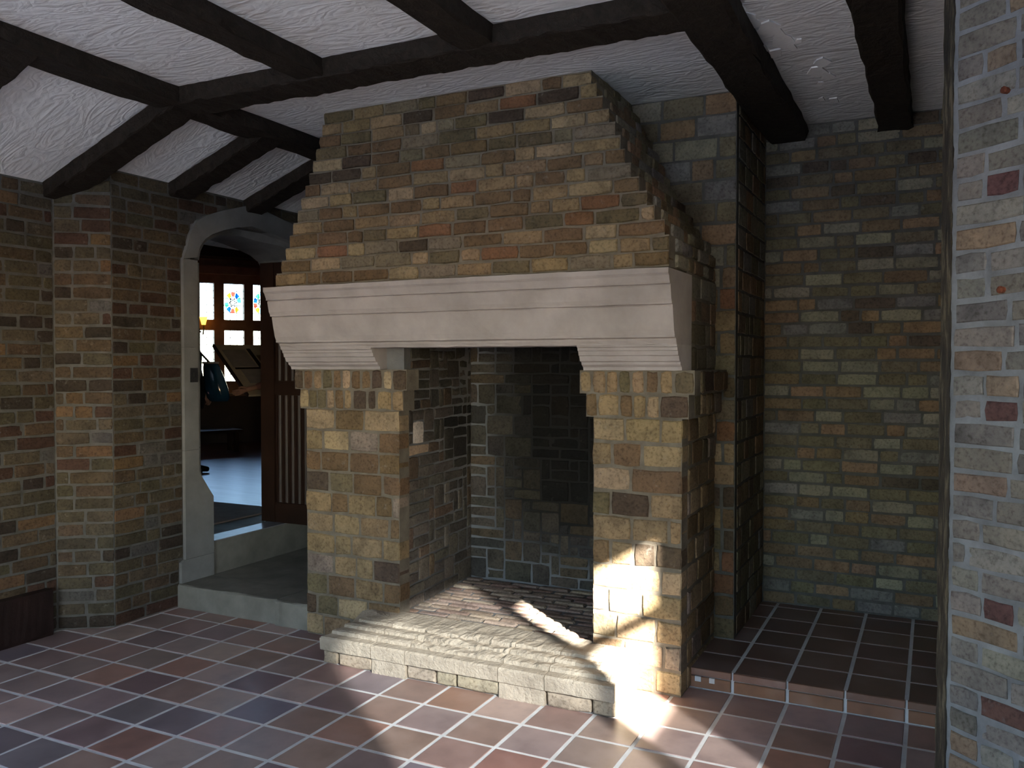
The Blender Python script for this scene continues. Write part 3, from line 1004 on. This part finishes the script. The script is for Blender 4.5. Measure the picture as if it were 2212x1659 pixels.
# body behind the mantel at both sides
bo2 = MB().box((FX0 + .01, YB - .06, Z0m), (OX0 - .2, 5.2, 2.03)).build('chimney_cheek', MAT['mortar_tan'], fp)
bo = MB().box((OX1 + .15, YB - .06, Z0m), (FX1 - .0, 5.2, 2.03)).build('chimney_cheek', MAT['mortar_tan'], fp)
kw = dict(rough=0.0035, bev=0.005, depth=0.06, joint=0.010, proud=(0.001, 0.006))
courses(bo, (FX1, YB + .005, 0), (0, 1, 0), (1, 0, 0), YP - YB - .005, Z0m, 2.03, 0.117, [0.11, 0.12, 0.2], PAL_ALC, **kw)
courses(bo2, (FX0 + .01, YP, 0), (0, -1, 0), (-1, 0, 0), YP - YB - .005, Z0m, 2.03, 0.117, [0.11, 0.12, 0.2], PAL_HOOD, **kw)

# hood: fourteen stepped courses
HR = [(2.03, -1.062), (2.16, -1.072), (2.24, -1.135), (2.376, -1.215), (2.51, -1.30), (2.66, -1.36), (2.81, -1.44), (3.05, -1.565)]
HL = [(2.03, -3.345), (2.156, -3.309), (2.303, -3.292), (2.438, -3.265), (2.56, -3.244), (2.684, -3.226), (2.807, -3.205), (3.05, -3.20)]


def interp(t, z):
    for (a, x), (b, y) in zip(t, t[1:]):
        if a <= z <= b: return x + (y - x) * (z - a) / (b - a)
    return t[-1][1]


NH = 14; ph = (ZC - 2.028) / NH
mb = MB()
rows = []
for i in range(NH):
    za, zb = 2.028 + i * ph, 2.028 + (i + 1) * ph
    zm = (za + zb) / 2
    xl, xr, yf = interp(HL, za + .015), interp(HR, za + .015), 3.745 + (zm - 2.03) * 0.272
    rows.append((za, zb, xl, xr, yf))
    mb.box((xl + .006, yf + .005, za), (xr - .006, 5.2, zb))
ho = mb.build('hood', MAT['mortar_tan'], fp)
kw = dict(rough=0.004, bev=0.005, depth=0.09, joint=0.011, proud=(0.0, 0.008))
for i, (za, zb, xl, xr, yf) in enumerate(rows):
    courses(ho, (xl, yf, 0), (1, 0, 0), (0, -1, 0), xr - xl, za, zb, ph, [0.21, 0.2, 0.215, 0.22, 0.11, 0.16], PAL_HOOD, first=i, **kw)
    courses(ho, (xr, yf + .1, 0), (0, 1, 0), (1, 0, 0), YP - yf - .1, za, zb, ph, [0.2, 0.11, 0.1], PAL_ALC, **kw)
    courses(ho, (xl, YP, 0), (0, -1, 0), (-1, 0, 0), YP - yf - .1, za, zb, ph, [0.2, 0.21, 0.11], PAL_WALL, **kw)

# ------------------------------------------------------------------ stone doorway and platform
d1 = empty('door_1', (XL3, DY, 0.15)); tag(d1, 'grey stone doorway with depressed pointed arch in the left brick wall', kind='structure')
XF, XI, XB = -4.405, -4.60, -4.86
INN = [(4.37, 2.30), (4.378, 2.35), (4.405, 2.41), (4.455, 2.45), (4.53, 2.48), (4.62, 2.505), (4.715, 2.52)]
FRI = [(4.20, 2.30), (4.222, 2.375), (4.268, 2.432), (4.335, 2.473), (4.44, 2.515), (4.57, 2.552), (4.715, 2.58)]


def frame_piece(name, stations, mirror):
    """stations: (outer(y,z), front inner(y,z), deep inner(y,z))"""
    v, f = [], []
    for (o_, fi, di) in stations:
        m1 = ((fi[0] * .68 + di[0] * .32), (fi[1] * .68 + di[1] * .32))
        m2 = ((fi[0] * .42 + di[0] * .58), (fi[1] * .42 + di[1] * .58))
        row = [(XL3 - .04, o_), (XF, o_), (XF, fi), (XF - .05, (fi[0] * .97 + di[0] * .03, fi[1] * .97 + di[1] * .03)), (XF - .085, m1), (XF - .09, m2), (XI + .03, (fi[0] * .12 + di[0] * .88, fi[1] * .12 + di[1] * .88)), (XI, di), (XB, di), (XB, o_)]
        if abs(fi[0] - di[0]) < .05:
            row = [(XL3 - .04, o_), (XF, o_), (XF, fi), (XF - .05, fi), (XF - .085, fi), (XF - .12, di), (XI + .03, di), (XI, di), (XB, di), (XB, o_)]
        for (x, (y, z)) in row:
            v.append((x, DY + (DY - y) * DK_ if mirror else y, z))
    k = 10
    for i in range(len(stations) - 1):
        for j in range(k):
            q = (j + 1) % k
            a = (i * k + j, i * k + q, (i + 1) * k + q, (i + 1) * k + j)
            f.append(a if mirror else a[::-1])
    a, b = tuple(range(k)), tuple((len(stations) - 1) * k + j for j in range(k))
    f.append(a[::-1] if mirror else a); f.append(b if mirror else b[::-1])
    return mesh(name, v, f, MAT['doorstone'], d1)


def jst(z, ch):    # jamb station
    if ch == 0: return ((4.08, z), (4.325, z), (4.345, z))
    return ((4.08, z), (4.325 - .125 * ch, z), (4.345 + .025 * ch, z))


for mir in (False, True):
    frame_piece('plinth_stone', [((4.045, .15), (4.325, .15), (4.345, .15)), ((4.045, .285), (4.325, .285), (4.345, .285)), ((4.08, .30), (4.325, .30), (4.345, .30))], mir)
    frame_piece('jamb_stone', [jst(.302, 0), jst(.69, 0), jst(.76, .4), jst(.87, 1), jst(1.02, 1)], mir)
    frame_piece('jamb_stone', [jst(1.022, 1), jst(1.70, 1)], mir)
    frame_piece('jamb_stone', [jst(1.702, 1), jst(2.28, 1)], mir)
    frame_piece('arch_stone', [(o_, a, b) for o_, a, b in zip(OUT, FRI, INN)], mir)
MB().box((XB - .02, 4.345, .05), (XF - .02, DY + .37 * DK_, .372)).build('threshold_stone', MAT['stepstone'], d1)
MB().box((XL3 - .16, 4.35, .372), (XL3 + .005, DY + .365 * DK_, .378)).build('threshold_strip', plain('worn_metal_strip', (0.30, 0.30, 0.33), 0.4, 0.3, 0.4), d1)
# light switch on the jamb
sw = MB().box((XF, 4.128, 1.47), (XF + .008, 4.188, 1.565)).build('switch_plate', MAT['iron'])
MB().box((XF + .008, 4.15, 1.50), (XF + .016, 4.166, 1.535)).build('toggle', MAT['iron'], sw)
tag(sw, 'small black switch plate on the stone door jamb', 'switch')

# platform
st = empty('stone_platform', (-3.9, 4.1, 0)); tag(st, 'worn stone platform step below the arched doorway', 'step')


def slab(name, x0, x1, y0, y1, z0, z1, parent, mat, seed):
    rr = random.Random(seed); n = 10; v, f = [], []
    e = 0.012
    sec = [(y1, z0), (y0, z0), (y0, z1 - e), (y0 + e * .4, z1 - e * .3), (y0 + e * 1.4, z1), (y1, z1)]
    k = len(sec)
    for i in range(n + 1):
        x = x0 + (x1 - x0) * i / n
        for j, (y, z) in enumerate(sec):
            v.append((x, y + (rr.gauss(0, .002) if 0 < j < 5 else 0), z + (rr.gauss(0, .0015) if j in (2, 3, 4) else 0)))
    for i in range(n):
        for j in range(k):
            q = (j + 1) % k
            f.append((i * k + j, (i + 1) * k + j, (i + 1) * k + q, i * k + q))
    f.append(tuple(range(k))); f.append(tuple(n * k + j for j in range(k - 1, -1, -1)))
    return mesh(name, v, f, mat, parent)


slab('step_stone', XL3 + .012, -3.585, 4.02, 4.30, 0, .150, st, MAT['stepstone'], 4)
slab('step_stone', -3.58, FX0 - .002, 4.005, 4.30, 0, .150, st, MAT['stepstone'], 5)
MB().box((XL3 + .012, 4.303, 0), (FX0 - .002, 5.55, .148)).build('platform_slab', MAT['stepstone'], st)

# wooden leaf of the door, swung open over the platform
dl = empty('panelled_door', (-4.3, 5.06, .375)); tag(dl, 'dark wooden door with vertical folded panels standing open behind the fireplace', 'door')
DX0, DX1, DYF = -4.63, -3.86, 5.045
DZ0, DZ1 = .385, 2.36
MB().box((DX0, DYF + .012, DZ0), (DX1, DYF + .055, DZ1)).build('door_core', MAT['timber_far'], dl)
for (a, b, c, d) in ((DX0, DX0 + .13, DZ0, DZ1), (DX1 - .1, DX1, DZ0, DZ1)):
    MB().box((a, DYF - .012, c), (b, DYF + .02, d)).build('stile', MAT['timber_far'], dl)
for (c, d) in ((DZ0, DZ0 + .15), (1.36, 1.46), (DZ1 - .12, DZ1)):
    MB().box((DX0 + .132, DYF - .008, c), (DX1 - .102, DYF + .02, d)).build('rail', MAT['timber_far'], dl)
for (c, d) in ((DZ0 + .155, 1.355), (1.465, DZ1 - .125)):
    x = DX0 + .14
    while x < DX1 - .14:
        pts = []
        for i in range(9):
            t = i / 8
            pts.append((x + .056 * t, DYF + .012 - .022 * math.sin(math.pi * t) ** .6))
        MB().prism([(x + .056, DYF + .02), (x, DYF + .02)] + pts, c, d).build('fold', MAT['timber_far'], dl)
        x += .062

MB().box((DX0, DYF + .02, DZ0), (DX0 + .06, 5.24, DZ1)).build('hanging_post', MAT['timber_far'], dl)

# ------------------------------------------------------------------ hall beyond the doorway
ZF = 0.37
hf = MB().box((-13.0, 3.0, .2), (XB - .02, 16.0, ZF)).build('floor_hall', None)
m_, nt_, b_ = new_mat('polished_boards')
v_, oi_, w_ = coords(nt_)
mp_ = nt_.nodes.new('ShaderNodeMapping'); mp_.inputs['Scale'].default_value = (1, 9, 1); nt_.links.new(v_, mp_.inputs['Vector'])
r_ = ramp(nt_, noise(nt_, mp_.outputs['Vector'], None, 1.6, 4, .6), [(0.3, (0.13, 0.07, 0.08)), (0.7, (0.22, 0.13, 0.15))])
nt_.links.new(r_.outputs['Color'], b_.inputs['Base Color']); b_.inputs['Roughness'].default_value = 0.34
b_.inputs['Specular IOR Level'].default_value = 0.3
bump(nt_, b_, noise(nt_, mp_.outputs['Vector'], None, 4, 3, .6), .25, .01)
hf.data.materials.append(m_)
tag(hf, kind='structure')
mt = MB().box((-8.5, 4.6, ZF), (XB - .03, 5.56, ZF + .012)).build('floor_mat', noisy('brown_mat', (0.30, 0.25, 0.21), (0.40, 0.34, 0.29), 10, .95))
tag(mt, 'flat brown mat on the hall floor beyond the threshold', 'mat')
P0 = Vector((-9.85, 10.05, 0)); WD = Vector((.595, .804, 0)); WN = Vector((.804, -.595, 0))


def wp(u, z, off=0.0): return P0 + WD * u + WN * off + Vector((0, 0, z))


def wbox(mb, u0, u1, z0, z1, o0, o1):
    n = len(mb.v)
    mb.v += [tuple(wp(u, z, o)) for (u, z, o) in ((u0, z0, o0), (u1, z0, o0), (u1, z0, o1), (u0, z0, o1), (u0, z1, o0), (u1, z1, o0), (u1, z1, o1), (u0, z1, o1))]
    mb.f += [tuple(n + i for i in q) for q in ((0, 3, 2, 1), (4, 5, 6, 7), (0, 1, 5, 4), (1, 2, 6, 5), (2, 3, 7, 6), (3, 0, 4, 7))]
    return mb


PANEU = [(-1.03, -0.79), (-0.64, -0.42 + .175), (-0.095, 0.21), (0.34, 0.62), (0.76, 1.03)]
PANEU = [(-1.06, -0.80), (-0.55, -0.245), (-0.095, 0.205), (0.345, 0.64), (0.79, 1.09)]
PANEZ = [(1.32, 2.118), (2.28, 2.845)]
hw = MB()
us = sorted({-4.0, 4.5, *[a for p in PANEU for a in p]}); zs = sorted({.2, 4.2, *[a for p in PANEZ for a in p]})
for a, b in zip(us, us[1:]):
    for c, d in zip(zs, zs[1:]):
        um, zm = (a + b) / 2, (c + d) / 2
        if any(p[0] < um < p[1] for p in PANEU) and any(p[0] < zm < p[1] for p in PANEZ): continue
        wbox(hw, a, b, c, d, -.12, 0)
OAK = noisy('warm_oak', (0.20, 0.095, 0.05), (0.34, 0.17, 0.09), 6, .5)
hwall = hw.build('wall_hall', OAK); tag(hwall, kind='structure')
wbox(MB(), -4, 4.5, ZF, 1.10, 0, .05).build('wainscot', MAT['timber_far'], hwall)
wbox(MB(), -4, 4.5, 1.10, 1.135, 0, .30).build('window_ledge', plain('ledge_oak', (0.16, 0.09, 0.06), .3), hwall)
wbox(MB(), -4, 4.5, 2.98, 3.10, 0, .10).build('head_rail', OAK, hwall)
wbox(MB(), -4, 4.5, 3.22, 3.5, 0, .30).build('cornice', MAT['timber_far'], hwall)
# other hall walls and ceiling
oth = MB()
wbox(oth, -4.2, -4.0, .2, 4.2, -.1, 9); wbox(oth, 4.5, 4.7, .2, 4.2, -.1, 9)
ohw = oth.build('wall_hall_sides', MAT['timber_far']); tag(ohw, kind='structure')
hc = MB().box((-14, 2.8, 3.75), (XB - .0, 17, 3.9)).build('ceiling_hall', MAT['timber_far']); tag(hc, kind='structure')
for k in range(3):
    o = rough_beam('hall_beam', wp(-4, 3.74, 1.2 + 1.6 * k), wp(4.5, 3.74, 1.2 + 1.6 * k), WN, DN, .22, .25, MAT['timber_far'], 6, .001, 80 + k, hc)
mb = holes_wall(MB(), 'y', 2.9, .2, -13, XB, .2, 3.9, [(-10.2, -5.6, 0.9, 3.1)]).build('wall_hall_near', MAT['timber_far']); tag(mb, kind='structure')  # window opening is unseen, added to brighten the hall
mb = MB().box((XB - .02, 5.9, .2), (XB + .3, 16, 3.9)).box((XB - .02, 3.0, 2.7), (XB + 0.0, 5.9, 3.9)).box((XB - .02, 3.0, .2), (XB, 4.12, 2.8)).box((XB - .02, 5.80, .2), (XB, 5.95, 2.8)).build('wall_hall_entry', MAT['timber_far']); tag(mb, kind='structure')

# stained glass lights
CLEAR = glass('clear_quarry_glass', (0.92, 0.95, 0.97))
TINT = [glass('blue_glass', (0.05, 0.18, 0.75)), glass('amber_glass', (0.95, 0.6, 0.1)), glass('green_glass', (0.15, 0.55, 0.3)), glass('red_glass', (0.75, 0.15, 0.12)), glass('pale_blue_glass', (0.45, 0.75, 0.9))]
LEAD = plain('lead', (0.03, 0.03, 0.035), .6)
win_no = 5
for ui, (u0, u1) in enumerate(PANEU):
    for zi, (z0, z1) in enumerate(PANEZ):
        w = empty('window_%d' % win_no, wp((u0 + u1) / 2, z0)); win_no += 1
        tag(w, kind='structure')
        mb = MB()
        wbox(mb, u0, u1, z0, z1, -.062, -.058); mb.build('pane', CLEAR, w)
        ld = MB()
        nh = 5 if zi else 7
        for i in range(nh + 1):
            z = z0 + (z1 - z0) * i / nh; wbox(ld, u0, u1, z - .004, z + .004, -.066, -.054)
        for i in range(4):
            u = u0 + (u1 - u0) * i / 3; wbox(ld, u - .004, u + .004, z0, z1, -.066, -.054)
        ld.build('lead_line', LEAD, w)
        if zi and ui in (2, 3, 4):          # coloured roundel
            cu, cz, rr_ = (u0 + u1) / 2 - .01, (z0 + z1) / 2 - .01, .125
            for k in range(10):
                a0, a1 = 6.283 * k / 10, 6.283 * (k + .9) / 10
                g = MB(); n_ = 5; pts = [(rr_ * .55, a0 + (a1 - a0) * i / n_) for i in range(n_ + 1)] + [(rr_, a1 - (a1 - a0) * i / n_) for i in range(n_ + 1)]
                v = [tuple(wp(cu + r * math.cos(t), cz + r * 1.35 * math.sin(t), -.052)) for r, t in pts] + [tuple(wp(cu + r * math.cos(t), cz + r * 1.35 * math.sin(t), -.049)) for r, t in pts]
                kk = len(pts)
                f = [tuple(range(kk - 1, -1, -1)), tuple(range(kk, 2 * kk))] + [(i, (i + 1) % kk, kk + (i + 1) % kk, kk + i) for i in range(kk)]
                mesh('glass_piece', v, f, TINT[(k * 3 + ui) % 5], w)
            for k in range(6):
                t = 6.283 * k / 6
                g = MB().tube([wp(cu + rr_ * .5 * math.cos(t), cz + rr_ * .6 * math.sin(t), -.05), wp(cu + rr_ * .5 * math.cos(t + 2.2), cz + rr_ * .6 * math.sin(t + 2.2), -.05)], .006, 5)
                g.build('lead_line', LEAD, w)
portal('portal_hall_side', (-7.9, 3.12, 2.0), (0, 1, 0), 4.6, 2.2)
portal('portal_hall', wp(0.0, 2.08, .03), WN, 2.4, 1.55)

# wall lamp
lp = empty('wall_lamp', wp(-.42, 2.12, .02)); tag(lp, 'small amber wall lamp glowing beside the stained glass window', 'lamp')
MB().tube([wp(-.42, 2.05, .0), wp(-.42, 2.05, .10), wp(-.42, 2.12, .15), wp(-.42, 2.20, .15)], .012, 8).build('bracket', plain('brass', (0.45, 0.28, 0.08), .35, .9), lp)
MB().tube([wp(-.42, 2.19, .15), wp(-.42, 2.22, .15), wp(-.42, 2.31, .15)], [.03, .035, .06], 12).build('shade', plain('amber_shade', (0.9, 0.45, 0.08), .4, 0, .4, 3.0, (1.0, .48, .06)), lp)

# bench
bn = empty('bench', (-9.05, 8.95, ZF)); tag(bn, 'low dark wooden bench against the hall panelling', 'bench')
bd = Vector((.43, .9, 0)).normalized(); bs = Vector((.9, -.43, 0))
c0 = Vector((-9.12, 8.82, 0))
def obox(name, o, u, n, a, b, c, d, z0, z1, mat, parent):
    v = [tuple(o + u * x + n * y + Vector((0, 0, z))) for z in (z0, z1) for (x, y) in ((a, c), (b, c), (b, d), (a, d))]
    return mesh(name, v, [(0, 3, 2, 1), (4, 5, 6, 7), (0, 1, 5, 4), (1, 2, 6, 5), (2, 3, 7, 6), (3, 0, 4, 7)], mat, parent)
obox('seat', c0, bd, bs, -.75, .40, -.02, .34, ZF + .27, ZF + .31, MAT['timber_far'], bn)
for (x, y) in ((-.70, 0.0), (.30, 0.0), (-.70, .27), (.30, .27)):
    obox('leg', c0, bd, bs, x, x + .05, y, y + .05, ZF, ZF + .27, MAT['timber_far'], bn)


# ------------------------------------------------------------------ people
def skin(name, chains, mat, parent, sub=1, root=0):
    """chains: list of lists of (Vector, radius); equal points are merged"""
    vs, es, rad, idx = [], [], [], {}
    for ch in chains:
        prev = None
        for (p, r) in ch:
            key = tuple(round(c, 4) for c in p)
            if key not in idx:
                idx[key] = len(vs); vs.append(key); rad.append(r)
            i = idx[key]
            if prev is not None and prev != i: es.append((prev, i))
            prev = i
    me = bpy.data.meshes.new(name)
    me.from_pydata(vs, es, []); me.update()
    o = bpy.data.objects.new(name, me); COL.objects.link(o)
    md = o.modifiers.new('skin', 'SKIN'); md.use_smooth_shade = True
    sv = me.skin_vertices
    if not sv:
        bpy.context.view_layer.objects.active = o
    sv = me.skin_vertices[0].data
    for i, r in enumerate(rad):
        sv[i].radius = (r, r) if not isinstance(r, tuple) else r
        sv[i].use_root = (i == root)
    s2 = o.modifiers.new('sub', 'SUBSURF'); s2.levels = sub; s2.render_levels = sub
    me.materials.append(mat)
    attach(o, parent)
    return o


SKIN = plain('skin', (0.50, 0.30, 0.23), .5)
DARKC = plain('dark_cloth', (0.015, 0.014, 0.018), .85)
PINKC = plain('pink_sleeve', (0.40, 0.22, 0.20), .85)
HAIR = plain('brown_hair', (0.03, 0.018, 0.012), .6)
SHOE = plain('black_leather', (0.008, 0.008, 0.008), .35)


def person(name, label, base, face, shirt, armL, armR, bend=0.0):
    """base: floor point; face: unit heading; arms: (elbow, wrist) as (side, fwd, z) offsets from base"""
    f = Vector(face).normalized(); s = Vector((f.y, -f.x, 0))       # s = the person's right
    base = Vector(base)
    P = lambda a, b, c: base + s * a + f * b + Vector((0, 0, c))
    root = empty(name, base)
    tag(root, label, 'person')
    pel, sp, ch, nk = P(0, 0, .92), P(0, .02 + bend * .3, 1.12), P(0, .02 + bend, 1.32), P(0, .03 + bend, 1.47)
    hd = P(0, .05 + bend, 1.60)
    hands = {}
    body = [[(pel, .13), (sp, .12), (ch, .13), (nk, .05), (P(0, .045 + bend, 1.535), .075), (hd, .09), (P(0, .04 + bend, 1.67), .072)]]
    cloth = [[(pel, .15), (sp, .14), (ch, .15), (P(0, .03 + bend, 1.43), .075)]]
    legs = []
    for sg, (el, wr) in ((-1, armL), (1, armR)):
        sh = P(.17 * sg, .02 + bend, 1.39)
        E_, W_ = P(*el), P(*wr)
        body.append([(ch, .13), (sh, .05), (E_, .038), (W_, .026)])
        d = (W_ - E_).normalized()
        pm = W_ + d * .07
        body.append([(W_, .026), (pm, (.036, .02))])
        pn = d.cross(Vector((0, 0, 1))).normalized(); pz = pn.cross(d)
        for k in range(4):
            off = pz * (.024 - .016 * k)
            l_ = (.034, .040, .037, .028)[k]
            a = pm + off * 1.0 + d * .015
            body.append([(pm, (.036, .02)), (a, .0095), (a + d * l_, .009), (a + d * l_ * 1.6 + pn * .02, .0085), (a + d * l_ * 1.8 + pn * .045, .0075)])
        t0 = W_ + d * .03 + pz * .03
        body.append([(W_, .026), (t0, .012), (t0 + d * .035 + pz * .015, .0105), (t0 + d * .06 + pz * .008 + pn * .012, .0085)])
        cloth.append([(ch, .15), (sh, .068), (E_, .052), (E_.lerp(W_, .85), .04)])
        hip = P(.09 * sg, 0, .88)
        kn, an = P(.10 * sg, .03, .48), P(.10 * sg, -.02, .08)
        body.append([(pel, .13), (hip, .08), (kn, .05), (an, .035), (P(.11 * sg, .14, .03), .03)])
        legs.append([(pel, .15), (hip, .095), (kn, .07), (P(.10 * sg, -.02, .12), .058)])
        skin('shoe', [[(P(.10 * sg, -.06, .055), .045), (P(.10 * sg, .02, .06), .05), (P(.105 * sg, .12, .045), (.045, .04)), (P(.11 * sg, .20, .035), (.036, .03))]], SHOE, root)
    skin('body', body, SKIN, root)
    skin('shirt', cloth, shirt, root)
    skin('trousers', legs, DARKC, root)
    skin('hair', [[(P(0, .01 + bend, 1.56), .085), (P(0, .025 + bend, 1.64), .098), (P(0, .05 + bend, 1.70), .07)]], HAIR, root)
    # face
    for sg in (-1, 1):
        MB().tube([P(.034 * sg, .115 + bend, 1.61), P(.034 * sg, .135 + bend, 1.61)], [.012, .008], 8).build('eye', SHOE, root)
    MB().tube([P(0, .125 + bend, 1.605), P(0, .155 + bend, 1.575), P(0, .13 + bend, 1.565)], [.008, .013, .01], 8).build('nose', SKIN, root)
    MB().tube([P(-.022, .122 + bend, 1.535), P(0, .13 + bend, 1.532), P(.022, .122 + bend, 1.535)], [.004, .008, .004], 6).build('mouth', PINKC, root)
    return root


r2 = Vector((rgt.x, rgt.y, 0))
person('person', 'person in dark clothes and black shoes mostly hidden behind the stone jamb', (-7.44, 6.93, ZF), r2, DARKC,
       ((-.24, .03, 1.12), (-.22, .12, .90)), ((.24, .02, 1.14), (.20, .10, .90)))
person('person', 'person behind the open wooden door reaching a bare hand to the tilted board', (-5.70, 6.80, ZF), (-.897, -.442, 0), PINKC,
       ((-.24, .06, 1.12), (-.22, .22, .92)), ((.22, .20, 1.08), (.03, .56, .965)))

# blue bag
bag_c = Vector((-7.12, 7.02, 0))
bg_ = empty('shoulder_bag', bag_c + Vector((0, 0, 1.17))); tag(bg_, 'glossy dark blue bag with pale rim hanging beside the dark-clothed person', 'bag')
BLUE = plain('glossy_blue', (0.012, 0.06, 0.13), .12, 0, .8)
v, f = [], []
rows_ = [(1.18, .10, .05), (1.22, .125, .07), (1.32, .13, .085), (1.44, .115, .075), (1.55, .095, .055), (1.60, .08, .04)]
for k, (z, a, b) in enumerate(rows_):
    for j in range(16):
        t = 6.283 * j / 16
        p = bag_c + r2 * (a * math.cos(t) - (z - 1.4) * .22) + Vector((fwd.x, fwd.y, 0)).normalized() * (b * math.sin(t)) + Vector((0, 0, z))
        v.append(tuple(p))
for k in range(len(rows_) - 1):
    for j in range(16):
        f.append((k * 16 + j, k * 16 + (j + 1) % 16, (k + 1) * 16 + (j + 1) % 16, (k + 1) * 16 + j))
f.append(tuple(range(15, -1, -1))); f.append(tuple((len(rows_) - 1) * 16 + j for j in range(16)))
mesh('bag_body', v, f, BLUE, bg_, True)
MB().tube([bag_c + r2 * (.085 * math.cos(6.283 * j / 12) - .045) + Vector((fwd.x, fwd.y, 0)) * (.045 * math.sin(6.283 * j / 12)) + Vector((0, 0, 1.605)) for j in range(13)], .012, 6).build('rim', plain('pale_rim', (.45, .42, .4), .7), bg_)
MB().tube([bag_c + r2 * -.05 + Vector((0, 0, 1.60)), bag_c + r2 * -.16 + Vector((0, 0, 1.72)), bag_c + r2 * -.26 + Vector((0, 0, 1.79))], .012, 6).build('strap', SHOE, bg_)

# tilted picture board
A = Vector((-7.05, 6.95, 1.80))
f2 = Vector((fwd.x, fwd.y, 0)).normalized()
AB = (r2 * 1.0 + f2 * .80 + Vector((0, 0, .02)))
AD = (r2 * .675 - f2 * .80 + Vector((0, 0, -.575)))
AD = AD - AB * (AD.dot(AB) / AB.dot(AB))
ab, ad = AB.normalized(), AD.normalized(); nb = ab.cross(ad).normalized()
if nb.z < 0: nb = -nb
pb_ = empty('picture_board', A + AD * .5 + AB * .5 - Vector((0, 0, .4))); tag(pb_, 'large tilted picture board with pale border held up in the hall', 'picture')


def bpiece(name, u0, u1, v0, v1, h0, h1, mat):
    p = [A + ab * u + ad * w + nb * h for h in (h0, h1) for (u, w) in ((u0, v0), (u1, v0), (u1, v1), (u0, v1))]
    mesh(name, p, [(0, 3, 2, 1), (4, 5, 6, 7), (0, 1, 5, 4), (1, 2, 6, 5), (2, 3, 7, 6), (3, 0, 4, 7)], mat, pb_)


BEI = plain('beige_card', (.72, .64, .5), .6); GRY = plain('grey_print', (.45, .42, .40), .6); OLV = plain('olive_print', (.30, .25, .14), .6); BRW = plain('dark_edge', (.03, .02, .015), .6)
bpiece('board', 0, .74, 0, 1.08, -.02, 0, BEI)
bpiece('edge_strip', -.02, .0, 0, 1.08, -.025, .01, BRW)
bpiece('printed_panel', .04, .30, .12, .50, 0, .004, GRY)
bpiece('printed_panel', .10, .42, .56, .85, 0, .004, GRY)
bpiece('printed_panel', .38, .68, .25, .75, 0, .004, OLV)
bpiece('printed_strip', .05, .6, .52, .55, 0, .005, BRW)
bpiece('printed_strip', .32, .36, .10, .9, 0, .005, BRW)
